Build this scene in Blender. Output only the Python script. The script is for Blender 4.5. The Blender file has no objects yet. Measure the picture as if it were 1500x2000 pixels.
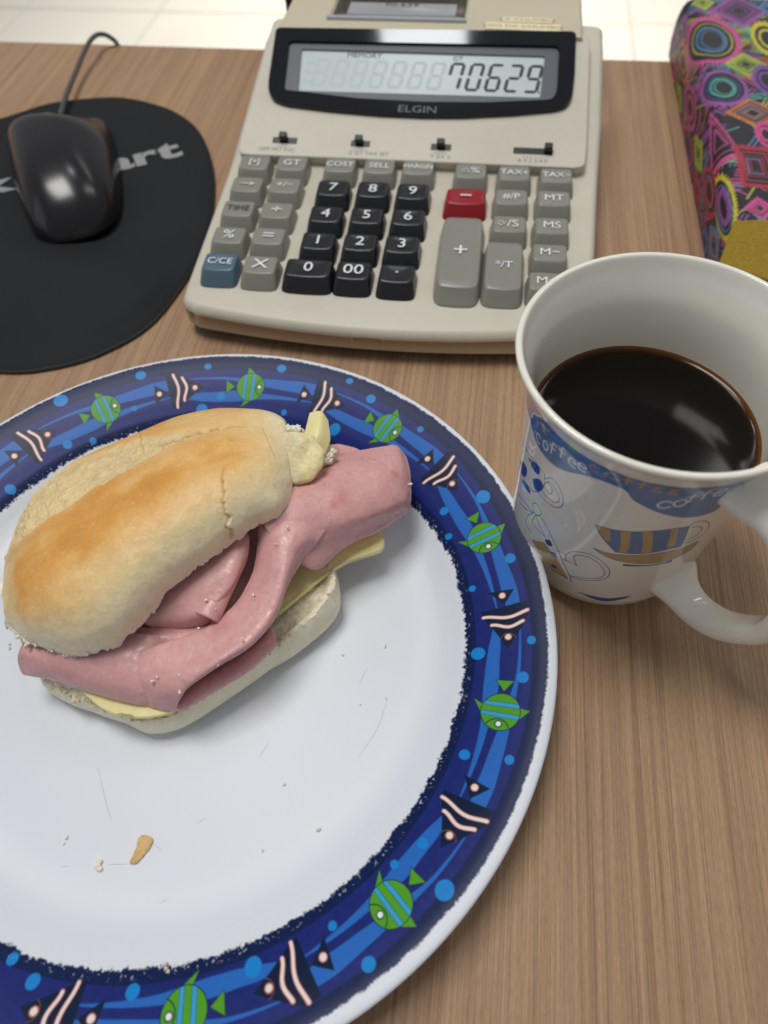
import bpy, math, random
import numpy as np
from mathutils import Matrix, Vector

# ---------------------------------------------------------------- camera, world, lights, exposure
S = 0.01                                    # the script works in centimetres, Blender in metres
SC = bpy.context.scene
COL = SC.collection

cam_data = bpy.data.cameras.new('camera')
cam = bpy.data.objects.new('camera', cam_data)
COL.objects.link(cam)
CX = Vector((0.98990, 0.13800, -0.03256))   # camera right
CU = Vector((-0.09770, 0.83027, 0.54874))   # camera up
CF = Vector((-0.10276, 0.54001, -0.83536))  # camera forward
cam.matrix_world = Matrix(((CX.x, CU.x, -CF.x, 0), (CX.y, CU.y, -CF.y, 0), (CX.z, CU.z, -CF.z, 22.31*S), (0, 0, 0, 1)))
cam_data.sensor_fit = 'HORIZONTAL'
cam_data.sensor_width = 36
cam_data.lens = 32.4
cam_data.clip_start = 0.01
cam_data.clip_end = 60
cam_data.dof.use_dof = True
cam_data.dof.focus_distance = 0.225
cam_data.dof.aperture_fstop = 13.5
SC.camera = cam

world = bpy.data.worlds.new('World')
SC.world = world
world.use_nodes = True
bg = world.node_tree.nodes['Background']
bg.inputs[0].default_value = (0.90, 0.95, 1.0, 1)
bg.inputs[1].default_value = 0.24

def area(name, loc, target, sx, sy, power, color, spread=180):
    l = bpy.data.lights.new(name, 'AREA'); l.shape = 'RECTANGLE'; l.size = sx*S; l.size_y = sy*S
    l.energy = power; l.color = color
    l.spread = math.radians(spread)
    o = bpy.data.objects.new(name, l); COL.objects.link(o)
    o.location = Vector(loc)*S
    o.rotation_euler = (Vector(target)-Vector(loc)).to_track_quat('-Z', 'Y').to_euler()
    return o
area('ceiling_lamp', (-42, 50, 194), (-5, 15, 0), 62, 76, 22, (1.0, 0.97, 0.93))
area('ceiling_lamp', (95, 150, 190), (0, 15, 0), 24, 90, 3.4, (1.0, 0.98, 0.95))
area('ceiling_lamp', (-24, 146, 190), (-4, 30, 0), 26, 12, 1.6, (0.95, 0.98, 1.0))
area('window_light', (-150, -30, 70), (-5, 10, 0), 90, 90, 1.2, (0.76, 0.88, 1.0))
area('floor_fill_light', (0, 330, 140), (-30, 240, -74), 220, 120, 22, (1.0, 0.965, 0.90), 75)  # unseen fill added to brighten the floor tiles behind the desk

SC.view_settings.view_transform = 'Standard'
SC.view_settings.look = 'None'
SC.view_settings.exposure = 0.05
SC.view_settings.gamma = 1.0
SC.cycles.use_denoising = True
SC.cycles.max_bounces = 8
SC.cycles.caustics_reflective = False
SC.cycles.caustics_refractive = False

# ---------------------------------------------------------------- measured world coordinates, cm
D = {"bun":[[[-14.41,8.28,2.4],[-14.19,8.25,2.8],[-13.86,7.94,3.14],[-13.6,7.61,3.3],[-13.47,7.33,3.27],[-13.44,7.14,3.11],[-13.52,7.07,2.9]],
[[-15.4,9.9,1.4],[-14.5,9.53,3.0],[-13.53,8.65,3.85],[-12.72,7.76,4.3],[-12.26,7.06,4.2],[-12.18,6.64,3.64],[-12.46,6.57,2.8]],[[-15.31,11.35,1.4],
[-14.52,11.03,3.2],[-13.01,9.59,4.37],[-11.7,8.18,5.0],[-10.89,7.1,4.86],[-10.59,6.44,4.07],[-10.82,6.29,2.9]],[[-14.66,12.86,1.4],[-13.93,12.51,3.3],
[-12.27,10.7,4.61],[-10.83,8.97,5.3],[-9.91,7.68,5.15],[-9.52,6.87,4.32],[-9.67,6.66,3.1]],[[-13.56,14.12,1.4],[-12.81,13.61,3.4],[-11.24,11.64,4.79],
[-9.93,9.83,5.5],[-9.11,8.51,5.35],[-8.77,7.71,4.55],[-8.9,7.52,3.4]],[[-12.31,15.22,1.4],[-11.52,14.5,3.5],[-10.15,12.5,4.9],[-9.03,10.72,5.6],
[-8.35,9.46,5.46],[-8.07,8.71,4.73],[-8.17,8.56,3.7]],[[-10.99,16.31,1.4],[-10.23,15.35,3.6],[-9.04,13.38,4.94],[-8.06,11.64,5.6],[-7.45,10.44,5.47],
[-7.16,9.73,4.82],[-7.21,9.61,3.9]],[[-9.52,17.02,1.4],[-8.79,15.79,3.7],[-7.85,14.02,4.9],[-7.04,12.48,5.5],[-6.52,11.43,5.39],[-6.25,10.84,4.81],
[-6.26,10.78,4.0]],[[-8.09,17.17,1.4],[-7.4,15.78,3.8],[-6.74,14.3,4.74],[-6.16,12.95,5.2],[-5.75,11.97,5.12],[-5.51,11.36,4.69],[-5.48,11.23,4.1]],
[[-7.07,16.99,1.4],[-6.4,15.5,3.8],[-6.04,14.5,4.33],[-5.7,13.48,4.6],[-5.45,12.64,4.55],[-5.3,12.08,4.28],[-5.28,11.91,3.9]],[[-6.35,15.61,2.4],
[-6.04,14.91,3.6],[-5.89,14.46,3.8],[-5.73,13.94,3.9],[-5.59,13.47,3.88],[-5.51,13.13,3.77],[-5.49,13.0,3.6]]],"ham_flap":[[[-5.83,13.99,3.2],
[-4.49,14.61,3.1],[-3.64,14.97,3.0],[-2.87,15.32,2.9],[-2.34,15.51,2.8],[-1.93,15.17,2.6]],[[-5.74,12.54,4.0],[-4.51,13.14,3.8],[-3.59,13.78,3.6],
[-2.7,14.3,3.4],[-2.1,14.65,3.1],[-1.73,14.45,2.7]],[[-5.89,11.47,4.2],[-4.76,11.97,4.1],[-3.54,12.56,3.9],[-2.56,13.3,3.6],[-1.89,13.71,3.2],
[-1.6,13.8,2.7]],[[-5.88,10.86,4.1],[-4.76,11.06,3.9],[-3.55,11.58,3.7],[-2.51,12.3,3.4],[-1.8,13.01,3.0],[-1.56,13.31,2.6]],[[-5.41,10.46,3.7],
[-4.56,10.55,3.4],[-3.55,11.27,3.1],[-2.58,12.08,2.8],[-1.87,12.83,2.5],[-1.64,13.1,2.3]],[[-4.84,10.22,3.0],[-4.21,10.23,2.7],[-3.48,11.23,2.6],
[-2.59,12.02,2.4],[-1.98,12.76,2.2],[-1.75,13.07,2.1]],[[-4.84,10.69,2.5],[-4.45,10.89,2.3],[-3.88,11.74,2.2],[-2.92,12.59,2.1],[-2.23,13.16,2.0],
[-1.98,13.36,2.0]]],"ham_fold":[[[-6.5,11.74,3.7],[-6.22,11.73,3.9],[-5.65,11.73,4.0],[-4.86,11.56,3.95],[-3.99,11.24,3.7]],[[-6.25,11.04,3.6],
[-6.0,10.91,3.85],[-5.44,10.85,4.05],[-4.68,10.72,3.95],[-4.28,10.71,3.5]],[[-6.17,10.43,3.4],[-5.88,10.29,3.7],[-5.29,10.14,3.95],[-4.8,10.14,3.8],
[-4.7,10.22,3.1]],[[-6.16,9.54,3.2],[-5.89,9.44,3.45],[-5.34,9.26,3.7],[-4.91,9.29,3.65],[-5.03,9.45,2.8]],[[-6.51,8.5,3.05],[-6.2,8.47,3.25],
[-5.58,8.32,3.45],[-5.05,8.3,3.4],[-5.28,8.38,2.5]],[[-7.26,7.64,3.0],[-6.94,7.64,3.15],[-6.2,7.47,3.3],[-5.55,7.31,3.3],[-5.96,7.39,2.3]],
[[-8.33,7.06,2.95],[-7.97,7.06,3.05],[-7.15,6.73,3.15],[-6.44,6.48,3.2],[-7.0,6.57,2.2]],[[-9.35,6.54,2.85],[-8.93,6.51,2.9],[-8.05,6.17,3.0],
[-7.15,5.88,3.0],[-7.75,5.96,2.1]],[[-9.7,6.23,2.45],[-9.14,5.99,2.6],[-8.26,5.65,2.72],[-7.46,5.53,2.65],[-7.91,5.65,2.0]],[[-9.56,5.78,1.95],
[-9.06,5.51,2.0],[-8.34,5.33,2.05],[-7.73,5.35,2.05],[-7.9,5.51,1.9]]],"ham_left":[[[-12.89,7.21,2.5],[-11.32,7.01,2.8],[-9.82,7.2,3.0],
[-8.74,7.29,2.9],[-8.07,7.38,2.5]],[[-12.87,6.43,2.6],[-11.5,6.36,2.9],[-9.99,6.31,2.98],[-8.82,6.51,2.85],[-7.99,6.76,2.4]],[[-12.95,6.12,2.3],
[-11.65,5.92,2.6],[-10.06,5.72,2.65],[-8.75,5.7,2.62],[-7.94,5.99,2.3]],[[-12.84,5.87,1.9],[-11.81,5.76,2.1],[-10.37,5.54,2.1],[-8.97,5.36,2.1],
[-8.04,5.51,2.0]],[[-12.62,6.03,1.8],[-11.86,6.03,1.8],[-10.61,5.86,1.8],[-9.22,5.68,1.8],[-8.28,5.8,1.8]]],"ham_lower":[[[-8.21,6.0,1.95],
[-7.58,6.63,2.0],[-6.73,7.41,2.0],[-5.78,8.72,2.1]],[[-7.92,5.7,2.05],[-7.26,6.37,2.1],[-6.38,7.16,2.15],[-5.46,8.28,2.3]],[[-7.66,5.46,2.15],
[-6.91,6.08,2.25],[-5.96,6.86,2.3],[-5.19,7.9,2.4]],[[-7.56,5.35,2.0],[-6.74,5.99,2.05],[-5.8,6.81,2.05],[-5.1,7.69,2.15]],[[-7.7,5.52,1.8],
[-6.98,6.26,1.8],[-6.06,7.1,1.8],[-5.42,7.92,1.85]]],"ham_roll":[[[-9.28,8.21,3.2],[-8.39,9.05,3.5],[-7.5,9.87,3.7],[-6.99,10.53,3.8],
[-6.76,10.95,3.8]],[[-9.22,7.78,3.2],[-8.12,8.37,3.5],[-7.24,9.08,3.7],[-6.6,9.83,3.8],[-6.41,10.57,3.7]],[[-9.11,7.6,3.1],[-8.09,7.91,3.3],
[-7.2,8.37,3.5],[-6.55,9.04,3.6],[-6.37,9.9,3.4]],[[-9.03,7.56,2.9],[-7.98,7.74,3.1],[-7.19,8.07,3.4],[-6.72,8.6,3.4],[-6.53,9.31,3.2]],
[[-8.91,7.6,2.7],[-7.95,7.67,2.8],[-7.19,7.97,3.1],[-6.84,8.47,3.1],[-6.68,9.12,2.9]],[[-8.93,7.67,2.6],[-7.99,7.72,2.6],[-7.28,7.86,2.8],
[-6.96,8.24,2.8],[-6.82,8.84,2.7]]],"ham_curl":[[-7.2,7.93,3.12],[-7.02,8.61,3.2],[-6.8,9.53,3.3],[-6.63,10.63,3.4]],"ham_under":[[[-9.47,7.5,2.8],
[-8.27,7.72,2.75],[-7.19,8.4,2.6]],[[-9.33,7.14,2.85],[-8.16,7.41,2.8],[-6.88,7.85,2.7]],[[-9.24,7.01,2.7],[-8.18,7.16,2.75],[-6.77,7.6,2.75]],
[[-9.21,7.07,2.5],[-8.17,7.16,2.5],[-6.98,7.58,2.5]]],"ham_base":[[[-11.77,7.93,2.2],[-9.28,9.57,2.5],[-7.12,12.12,2.7],[-5.32,13.86,2.7],
[-3.83,14.79,2.6]],[[-11.37,6.92,2.2],[-8.71,8.35,2.5],[-6.7,10.41,2.6],[-5.33,12.04,2.5],[-3.46,13.62,2.4]],[[-11.01,6.33,2.1],[-8.37,7.08,2.3],
[-6.51,8.85,2.4],[-5.13,10.97,2.3],[-3.65,12.44,2.2]],[[-10.29,5.99,1.9],[-8.14,6.07,2.0],[-6.58,7.56,2.1],[-5.24,9.71,2.1],[-4.15,11.2,2.1]]],
"ham_back":[[[-5.28,14.78,3.0],[-4.62,15.22,2.9],[-4.01,15.35,2.7],[-3.42,15.19,2.6]],[[-5.05,13.74,3.2],[-4.42,14.23,3.1],[-3.77,14.57,2.9],
[-3.24,14.67,2.7]],[[-5.0,13.31,2.9],[-4.35,13.67,2.8],[-3.7,14.01,2.6],[-3.19,14.25,2.5]]],"cheese_right":[[-6.35,8.76,2.25],[-5.36,10.38,2.25],
[-4.27,11.91,2.25],[-2.65,12.31,2.05],[-2.48,12.26,2.0],[-2.32,12.0,1.95],[-2.43,11.62,1.95],[-3.27,11.16,2.0],[-3.86,10.6,2.1],[-4.56,9.77,2.15],
[-5.29,8.83,2.15],[-5.84,8.3,2.15]],"cheese_left":[[-11.0,5.79,2.0],[-9.8,6.17,2.05],[-8.17,6.21,2.05],[-7.67,5.62,2.0],[-7.9,5.29,1.97],
[-8.49,5.09,1.93],[-9.2,5.03,1.9],[-9.92,5.14,1.9],[-10.52,5.43,1.95]],"cheese_top":[[[-5.36,14.07,4.1],[-5.35,14.72,4.25],[-5.31,15.33,4.4]],
[[-4.94,13.87,4.3],[-4.85,14.51,4.5],[-4.91,15.35,4.5]],[[-4.53,13.94,4.0],[-4.45,14.45,4.15],[-4.64,15.16,4.3]]],"bb_rim":[[-12.17,6.03,1.5],
[-11.41,5.63,1.5],[-10.37,5.34,1.5],[-9.45,5.15,1.55],[-8.59,5.16,1.6],[-7.82,5.45,1.6],[-7.08,6.07,1.7],[-6.41,6.63,1.75],[-5.74,7.28,1.8],
[-5.08,8.03,1.85],[-4.45,8.89,1.9],[-4.04,9.62,2.0],[-3.78,10.1,2.05],[-4.08,10.81,2.1],[-5.31,11.67,2.1],[-7.01,12.6,2.0],[-9.32,12.77,2.0],
[-11.6,11.47,1.9],[-12.87,9.32,1.8],[-13.02,7.5,1.6]],"bb_bel":[[-12.81,6.06,1.0],[-11.88,5.52,1.0],[-10.64,5.25,0.95],[-9.65,5.09,0.95],
[-8.7,4.86,0.95],[-7.79,5.15,1.0],[-6.98,5.81,1.05],[-6.23,6.55,1.1],[-5.52,7.25,1.15],[-4.78,7.9,1.2],[-4.04,8.74,1.25],[-3.59,9.46,1.3],
[-3.58,10.1,1.35],[-4.02,11.06,1.3],[-5.32,12.01,1.2],[-7.26,12.94,1.1],[-9.7,13.22,1.1],[-12.07,11.7,1.1],[-13.5,9.41,1.1],[-13.69,7.54,1.1]],
"nub":[[-6.15,13.73,4.2],[-6.12,14.27,4.3],[-5.59,14.52,4.4],[-4.95,14.41,4.4],[-4.42,13.89,4.3],[-4.42,13.28,4.2],[-4.75,12.64,4.1],[-5.27,12.42,4.1],
[-5.77,12.88,4.1]],"nub2":[[-4.51,14.15,3.9]],"nub3":[[-5.76,14.85,4.2]],"crumbs":[[-8.04,1.73,0.55],[-9.07,1.14,0.55],[-10.32,1.63,0.55],
[-3.07,2.89,0.55],[-4.29,4.01,0.55],[-3.26,8.33,0.9],[-1.89,8.74,0.9],[-1.6,7.02,0.8],[-2.43,6.7,0.7],[-4.54,2.15,0.55],[-6.15,-0.92,1.2],
[-14.63,7.14,0.6],[-2.51,11.7,1.0]],"crust_crumb":[[-8.01,2.09,0.55],[-7.78,2.01,0.55],[-7.81,1.73,0.55],[-7.99,1.44,0.55],[-8.1,1.32,0.55],
[-8.24,1.36,0.55],[-8.19,1.66,0.55],[-8.19,2.01,0.55]],"scr":[[[-3.83,10.49,1.3],[-3.52,9.7,1.2],[-3.61,9.17,1.1]],[[-2.4,7.91,0.8],[-2.57,7.37,0.8]],
[[-1.59,6.91,0.8],[-1.78,5.99,0.8],[-2.21,5.11,0.7]],[[-10.12,3.73,0.5],[-9.59,2.91,0.5],[-9.17,2.32,0.5]],[[-8.86,1.22,0.5],[-8.3,1.3,0.5]],
[[-7.74,1.91,0.5],[-7.41,1.77,0.5]],[[-6.66,2.6,0.5],[-6.4,2.79,0.5]],[[-7.06,0.47,0.5],[-6.86,0.62,0.5]],[[-5.4,-0.09,0.5],[-5.2,-0.01,0.5]],
[[-5.27,4.68,0.5],[-5.06,5.17,0.5]],[[-10.19,0.99,0.5],[-9.97,1.02,0.5]]],"bub":[[115.43,11.46,0.19],[131.75,11.56,0.25],[118.54,10.17,0.11],
[135.2,9.83,0.18],[129.9,9.52,0.14],[151.03,9.59,0.2],[101.61,11.39,0.13],[103.15,9.59,0.25],[98.58,10.11,0.17],[85.99,11.4,0.17],[82.86,9.64,0.12],
[71.22,11.55,0.13],[65.21,11.2,0.18],[69.22,9.57,0.24],[52.35,11.16,0.12],[32.49,11.13,0.24],[34.51,9.77,0.16],[28.73,9.47,0.13],[18.93,11.04,0.17],
[15.41,9.62,0.12],[1.6,9.62,0.22],[3.5,11.23,0.13],[-2.76,11.0,0.17],[-17.38,9.87,0.16],[-15.88,11.1,0.13],[-32.9,10.08,0.15],[-38.12,9.86,0.12],
[-35.65,11.25,0.24],[-50.59,10.0,0.12],[-48.59,11.23,0.17],[-63.1,9.96,0.23],[-80.62,9.95,0.18],[-95.58,10.01,0.18],[-100.36,9.74,0.15]],
"mugart":{"band":[[-11.02,7.02],[-10.47,7.12],[-9.92,7.12],[-9.51,6.94],[-9.09,6.82],[-8.65,6.84],[-8.27,6.94],[-7.92,7.13],[-7.55,7.39],[-7.18,7.56],
[-6.76,7.63],[-6.4,7.57],[-6.14,7.43],[-6.15,7.27],[-5.72,7.03],[-5.37,6.87],[-4.95,6.71],[-4.54,6.62],[-4.14,6.62],[-3.78,6.79],[-3.5,6.98],
[-3.45,7.43],[-3.53,7.94]],"w1":[[-9.27,7.14],[-8.9,7.26],[-8.61,7.43],[-8.25,7.65],[-7.9,7.61],[-7.6,7.72]],"t1":[[-10.09,7.51],[-9.5,7.73],
[-9.06,7.8],[-7.29,8.0],[-6.83,8.05],[-6.44,8.07],[-6.1,8.08],[-5.73,8.01],[-5.35,7.98]],"w2":[[-5.38,7.3],[-5.04,7.42],[-4.81,7.68],[-4.53,7.81],
[-4.17,7.79],[-3.79,7.75]],"cup":[[-6.74,5.55],[-6.24,5.63],[-5.77,5.76],[-5.29,5.92],[-4.87,6.04],[-4.36,6.11],[-4.23,5.47],[-4.14,4.85],[-4.47,4.82],
[-4.92,4.66],[-5.45,4.53],[-5.93,4.47],[-6.36,4.94],[-6.61,5.27]],"stripes":[[[-6.74,5.55],[-6.34,5.6],[-6.2,4.94],[-6.4,4.99]],[[-6.08,5.66],
[-5.81,5.74],[-5.64,4.86],[-5.65,4.49],[-5.84,4.49],[-5.9,4.99]],[[-5.53,5.85],[-5.29,5.92],[-5.03,5.05],[-4.97,4.63],[-5.24,4.61],[-5.34,5.17]],
[[-4.83,6.04],[-4.65,6.11],[-4.44,5.26],[-4.4,4.98],[-4.62,4.93],[-4.68,5.38]]],"chand":[[[-4.35,6.14],[-4.22,6.29],[-3.98,6.23],[-3.72,5.97],
[-3.55,5.52],[-3.62,5.21],[-3.87,5.04],[-4.18,5.05]],[[-4.25,6.0],[-4.01,5.94],[-3.82,5.69],[-3.83,5.41],[-4.0,5.26],[-4.2,5.21]]],
"saucer":[[-6.57,4.33],[-6.18,4.3],[-5.66,4.39],[-5.16,4.5],[-4.62,4.63],[-4.12,4.69],[-3.84,4.76],[-3.56,4.83],[-3.58,4.36],[-3.96,4.06],[-4.41,3.97],
[-4.93,3.95],[-5.44,3.96],[-5.89,4.02],[-6.25,4.13]],"sbase":[[-5.56,3.85],[-4.9,3.85],[-4.38,3.88],[-4.11,4.01],[-4.04,3.81],[-4.51,3.8],[-4.95,3.77],
[-5.53,3.72]],"spirals":[[[-8.67,5.93],[-8.4,6.29],[-8.13,6.25],[-7.91,5.96],[-7.83,5.65],[-7.91,5.33],[-8.17,5.13],[-8.49,5.07],[-8.82,5.06]],
[[-8.62,5.71],[-8.46,6.04],[-8.21,6.0],[-8.01,5.78],[-7.99,5.55],[-8.17,5.36],[-8.49,5.31],[-8.7,5.33]],[[-8.61,5.67],[-8.48,5.55],[-8.34,5.55],
[-8.27,5.76],[-8.38,5.96],[-8.56,5.92]],[[-6.82,2.93],[-6.99,3.32],[-6.88,3.57],[-6.55,3.71],[-6.21,3.53],[-5.96,3.16],[-5.92,2.87],[-6.07,2.59],
[-6.38,2.38],[-6.89,2.12]],[[-7.19,2.88],[-7.25,3.18],[-7.1,3.58],[-6.72,3.86],[-6.31,3.83],[-5.93,3.47],[-5.78,3.1],[-5.82,2.73],[-6.07,2.43],
[-6.48,2.18],[-6.86,2.07]],[[-6.82,2.93],[-7.08,2.92],[-7.43,2.84]],[[-7.49,3.16],[-7.26,3.24]],[[-8.77,3.96],[-9.05,3.38],[-9.09,2.85],[-8.72,2.77]],
[[-8.66,3.99],[-8.29,4.04],[-7.71,3.43],[-7.35,2.85],[-6.88,2.05],[-6.78,1.74]],[[-8.7,3.9],[-8.78,3.37],[-8.52,3.32],[-8.11,3.34]],[[-8.68,3.94],
[-8.51,3.68],[-8.11,3.34]],[[-8.95,4.19],[-8.81,4.44],[-8.58,4.47],[-8.48,4.23],[-8.65,3.97],[-8.84,4.0],[-8.95,4.19]],[[-9.97,3.35],[-9.45,3.65],
[-8.88,3.88]],[[-9.71,3.22],[-9.24,3.5],[-8.85,3.86]],[[-10.91,5.44],[-10.04,5.78],[-9.32,6.07],[-8.76,6.14],[-8.67,5.93],[-8.63,5.53],[-8.82,5.06],
[-9.14,4.75],[-9.71,4.56],[-10.32,4.44]]],"blobs":[[[-10.38,4.7],[-9.92,5.14],[-9.6,5.22],[-9.59,4.84],[-9.96,4.51]],[[-9.19,5.26],[-8.89,5.65],
[-8.65,5.62],[-8.69,5.28],[-8.96,4.99]],[[-9.66,5.74],[-9.12,6.12],[-8.91,6.05],[-8.97,5.76],[-9.29,5.68]],[[-9.89,4.32],[-9.44,4.64],[-9.13,4.53],
[-9.54,4.32]],[[-8.11,3.2],[-7.92,3.37],[-7.77,3.18],[-7.97,3.02]],[[-7.79,2.79],[-7.61,2.91],[-7.49,2.72],[-7.69,2.62]],[[-7.64,2.12],[-7.49,2.23],
[-7.38,2.1],[-7.55,2.0]],[[-6.49,1.29],[-5.89,1.32],[-5.39,1.34],[-4.88,1.52],[-4.69,1.49],[-5.16,1.16],[-5.69,1.07]]],"tan":[[[-8.66,2.44],
[-8.09,3.01],[-7.49,2.69],[-6.87,1.82],[-7.49,1.76]],[[-8.98,5.28],[-8.89,5.42],[-8.8,5.38],[-8.88,5.21]]]},"calc":{"panel":[[-12.882,0.635],
[-12.636,-0.304],[-11.973,-0.363],[-4.029,-0.247],[4.07,-0.229],[4.506,-0.056],[4.597,0.609],[4.422,7.888],[4.288,7.95],[-12.252,7.709],
[-12.457,7.562]],"bezel":[[-12.156,7.642],[3.743,7.898],[3.805,5.244],[3.754,3.807],[3.53,3.262],[3.01,3.018],[0.861,2.667],[-1.701,2.388],
[-3.524,2.302],[-5.908,2.316],[-8.618,2.479],[-10.835,2.701],[-11.566,2.962],[-11.894,3.441],[-12.002,4.1]],"inner":[[-11.291,6.667],[-11.139,6.775],
[2.777,6.934],[2.971,6.743],[3.014,4.25],[2.843,3.671],[2.596,3.534],[-0.476,3.237],[-3.611,3.126],[-7.093,3.195],[-9.853,3.465],[-10.969,3.548],
[-11.115,3.773]],"lcd":[[-10.572,6.384],[2.262,6.388],[2.171,3.768],[-10.353,3.673]],"digits":[[[-2.294,5.885],[-2.387,4.082]],[[-1.259,5.925],
[-1.462,4.057]],[[-0.229,5.964],[-0.517,4.034]],[[0.748,5.936],[0.501,4.014]],[[1.769,5.943],[1.512,3.994]]],"digleft":[[-9.07,5.659],[-9.171,4.054],
[-8.08,5.697],[-8.214,4.061]],"switch":[[[-11.301,0.492],[-9.933,0.405],[-10.676,1.001]],[[-7.181,0.421],[-6.144,0.382],[-6.766,1.101]],
[[-3.068,0.449],[-2.002,0.382],[-2.573,1.187]],[[1.039,0.634],[3.062,0.467],[2.793,1.182]]],"brand":[-4.146,2.686],"refl":[-4.065,7.397],
"texts":[[-11.063,0.031],[-6.101,0.042],[-2.581,-0.016],[2.059,0.111]],"memory":[-7.584,6.323],"gt":[-2.481,6.443],"keys":[["[•]",-11.88,32.89,"g"],
["GT",-9.95,32.95,"g"],["→",-11.85,31.09,"g"],["+/−",-9.94,31.16,"g"],["TIME",-11.83,29.22,"g"],["÷",-9.93,29.23,"g"],["%",-11.79,27.27,"g"],
["=",-9.91,27.36,"g"],["C/CE",-11.75,25.43,"b"],["X",-9.85,25.4,"g"],["0",-7.63,25.39,"k"],["COST",-7.48,33.01,"g"],["SELL",-5.48,33.04,"g"],
["MARGIN",-3.53,33.1,"g"],["7",-7.52,31.15,"k"],["8",-5.54,31.19,"k"],["9",-3.58,31.18,"k"],["4",-7.51,29.16,"k"],["5",-5.55,29.21,"k"],
["6",-3.58,29.26,"k"],["1",-7.53,27.24,"k"],["2",-5.57,27.31,"k"],["3",-3.63,27.33,"k"],["00",-5.58,25.41,"k"],["·",-3.62,25.39,"k"],
["Δ%",-0.9,33.01,"g"],["TAX+",1.23,33.01,"g"],["TAX−",3.26,32.96,"g"],["−",-1.0,31.0,"r"],["#/P",1.16,31.13,"g"],["MT",3.16,31.18,"g"],
["◇/S",1.16,29.14,"g"],["MS",3.09,29.19,"g"],["M−",3.03,27.33,"g"],["+",-0.94,27.05,"G"],["*/T",1.04,26.31,"H"],
["M+",2.93,25.47,"g"]]},"pad":[[-21.06,19.89,0.3],[-18.8,20.38,0.3],[-16.81,21.58,0.3],[-15.12,23.9,0.3],[-14.37,28.2,0.3],[-14.54,31.63,0.3],
[-15.4,35.4,0.3],[-16.64,38.48,0.3],[-18.16,40.95,0.3],[-20.0,42.63,0.3],[-21.63,43.46,0.3],[-23.54,44.04,0.3],[-25.29,44.04,0.3],[-28.42,43.1,0.3],
[-30.98,41.01,0.3]],"cable":[[-25.82,39.13,1.0],[-26.65,41.14,0.8],[-27.1,43.0,0.8],[-27.61,45.64,0.8],[-27.86,48.01,1.0],[-27.84,49.39,1.2],
[-27.94,50.79,1.0],[-27.61,51.3,0.8],[-27.23,51.52,0.4],[-27.62,52.71,-0.5]],"mouse":[[-27.06,39.89,0.65],[-26.33,40.31,0.65],[-24.05,40.42,0.65],
[-23.07,39.49,0.65],[-22.07,37.75,0.65],[-21.11,35.88,0.65],[-19.98,33.34,0.65],[-19.37,31.49,0.65],[-19.31,30.23,0.65],[-19.9,29.17,0.65],
[-21.19,28.41,0.65],[-22.2,28.27,0.65],[-23.44,28.97,0.65],[-25.2,31.21,0.65],[-26.87,33.85,0.65],[-27.99,35.74,0.65],[-28.44,36.91,0.65],
[-28.25,38.28,0.65],[-27.54,39.38,0.65]],"padtext":[[-21.27,35.91,0.32],[-18.03,37.78,0.32],[-27.71,34.07,0.32]],
"boxmotif":[["d",14.02,50.81,1.68,2.15,"PKPK"],["e",12.0,47.01,1.61,2.9,"NKYKB"],["e",15.17,47.29,0.88,2.14,"YKK"],["d",13.51,44.08,1.15,1.32,"LKLK"],
["e",11.96,41.42,1.23,1.91,"PKCKT"],["e",14.38,42.37,0.75,1.72,"VKK"],["d",13.13,38.84,1.36,1.42,"OKBKB"],["t",11.18,36.76,0.91,2.62,"NKNKN"],
["e",13.45,36.8,0.52,1.21,"NKN"],["r",12.56,33.92,0.86,1.82,"RKRKB"],["e",10.69,31.53,0.64,2.44,"YKBKP"],["d",12.25,30.55,0.69,0.88,"NKN"],
["d",15.79,51.3,0.59,1.2,"BKB"],["d",12.05,51.91,0.69,1.02,"LKL"],["e",16.04,44.74,0.92,2.16,"RKYK"],["d",15.55,41.06,1.02,1.81,"TKTKP"],
["r",14.47,34.82,0.87,1.87,"LKLKN"],["e",13.97,31.25,0.82,1.67,"PKOKB"],["e",15.06,37.46,0.69,1.5,"BKYK"],["d",17.2,49.62,0.98,2.09,"OKRK"]],
"mustard":[[10.83,29.02,3.55],[12.26,29.26,3.55],[9.83,26.03,3.55],[11.62,25.13,3.55]],"spots":[[-3.73,12.3,0.28],[-3.89,11.97,0.16],[-2.2,13.82,0.16],
[-4.28,13.94,0.18],[-5.71,6.62,0.0001]],"bits":[[-4.0,12.74,3.85],[-8.24,5.86,3.0],[-8.15,6.0,3.0],[-11.3,6.08,2.65],[-11.26,6.21,2.75],
[-7.37,7.67,3.0],[-7.21,8.32,3.6],[-5.81,8.66,3.5],[-5.86,7.27,3.55],[-1.67,13.77,2.95],[-7.47,6.05,3.4],[-6.43,6.49,3.2],[-7.38,5.65,3.05],
[-4.0,11.44,4.0],[-5.15,10.79,4.2],[-5.39,10.29,4.05],[-6.88,8.1,3.5]],"wheel":[[-26.03,38.55,1.5]]}

# ---------------------------------------------------------------- helpers
rng = np.random.default_rng(7)
random.seed(7)

def lin(r, g, b):
    f = lambda c: (c/255)/12.92 if c <= 10 else ((c/255+0.055)/1.055)**2.4
    return np.array([f(r), f(g), f(b)])

def tag(o, label=None, cat=None, group=None, kind=None):
    if label: o['label'] = label
    if cat: o['category'] = cat
    if group: o['group'] = group
    if kind: o['kind'] = kind
    return o

def empty(name, loc, label, cat, group=None):
    o = bpy.data.objects.new(name, None); COL.objects.link(o)
    o.location = Vector(loc)*S; o.empty_display_size = 0.01
    return tag(o, label, cat, group)

def root_of(p):
    while p.parent: p = p.parent
    return p

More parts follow.
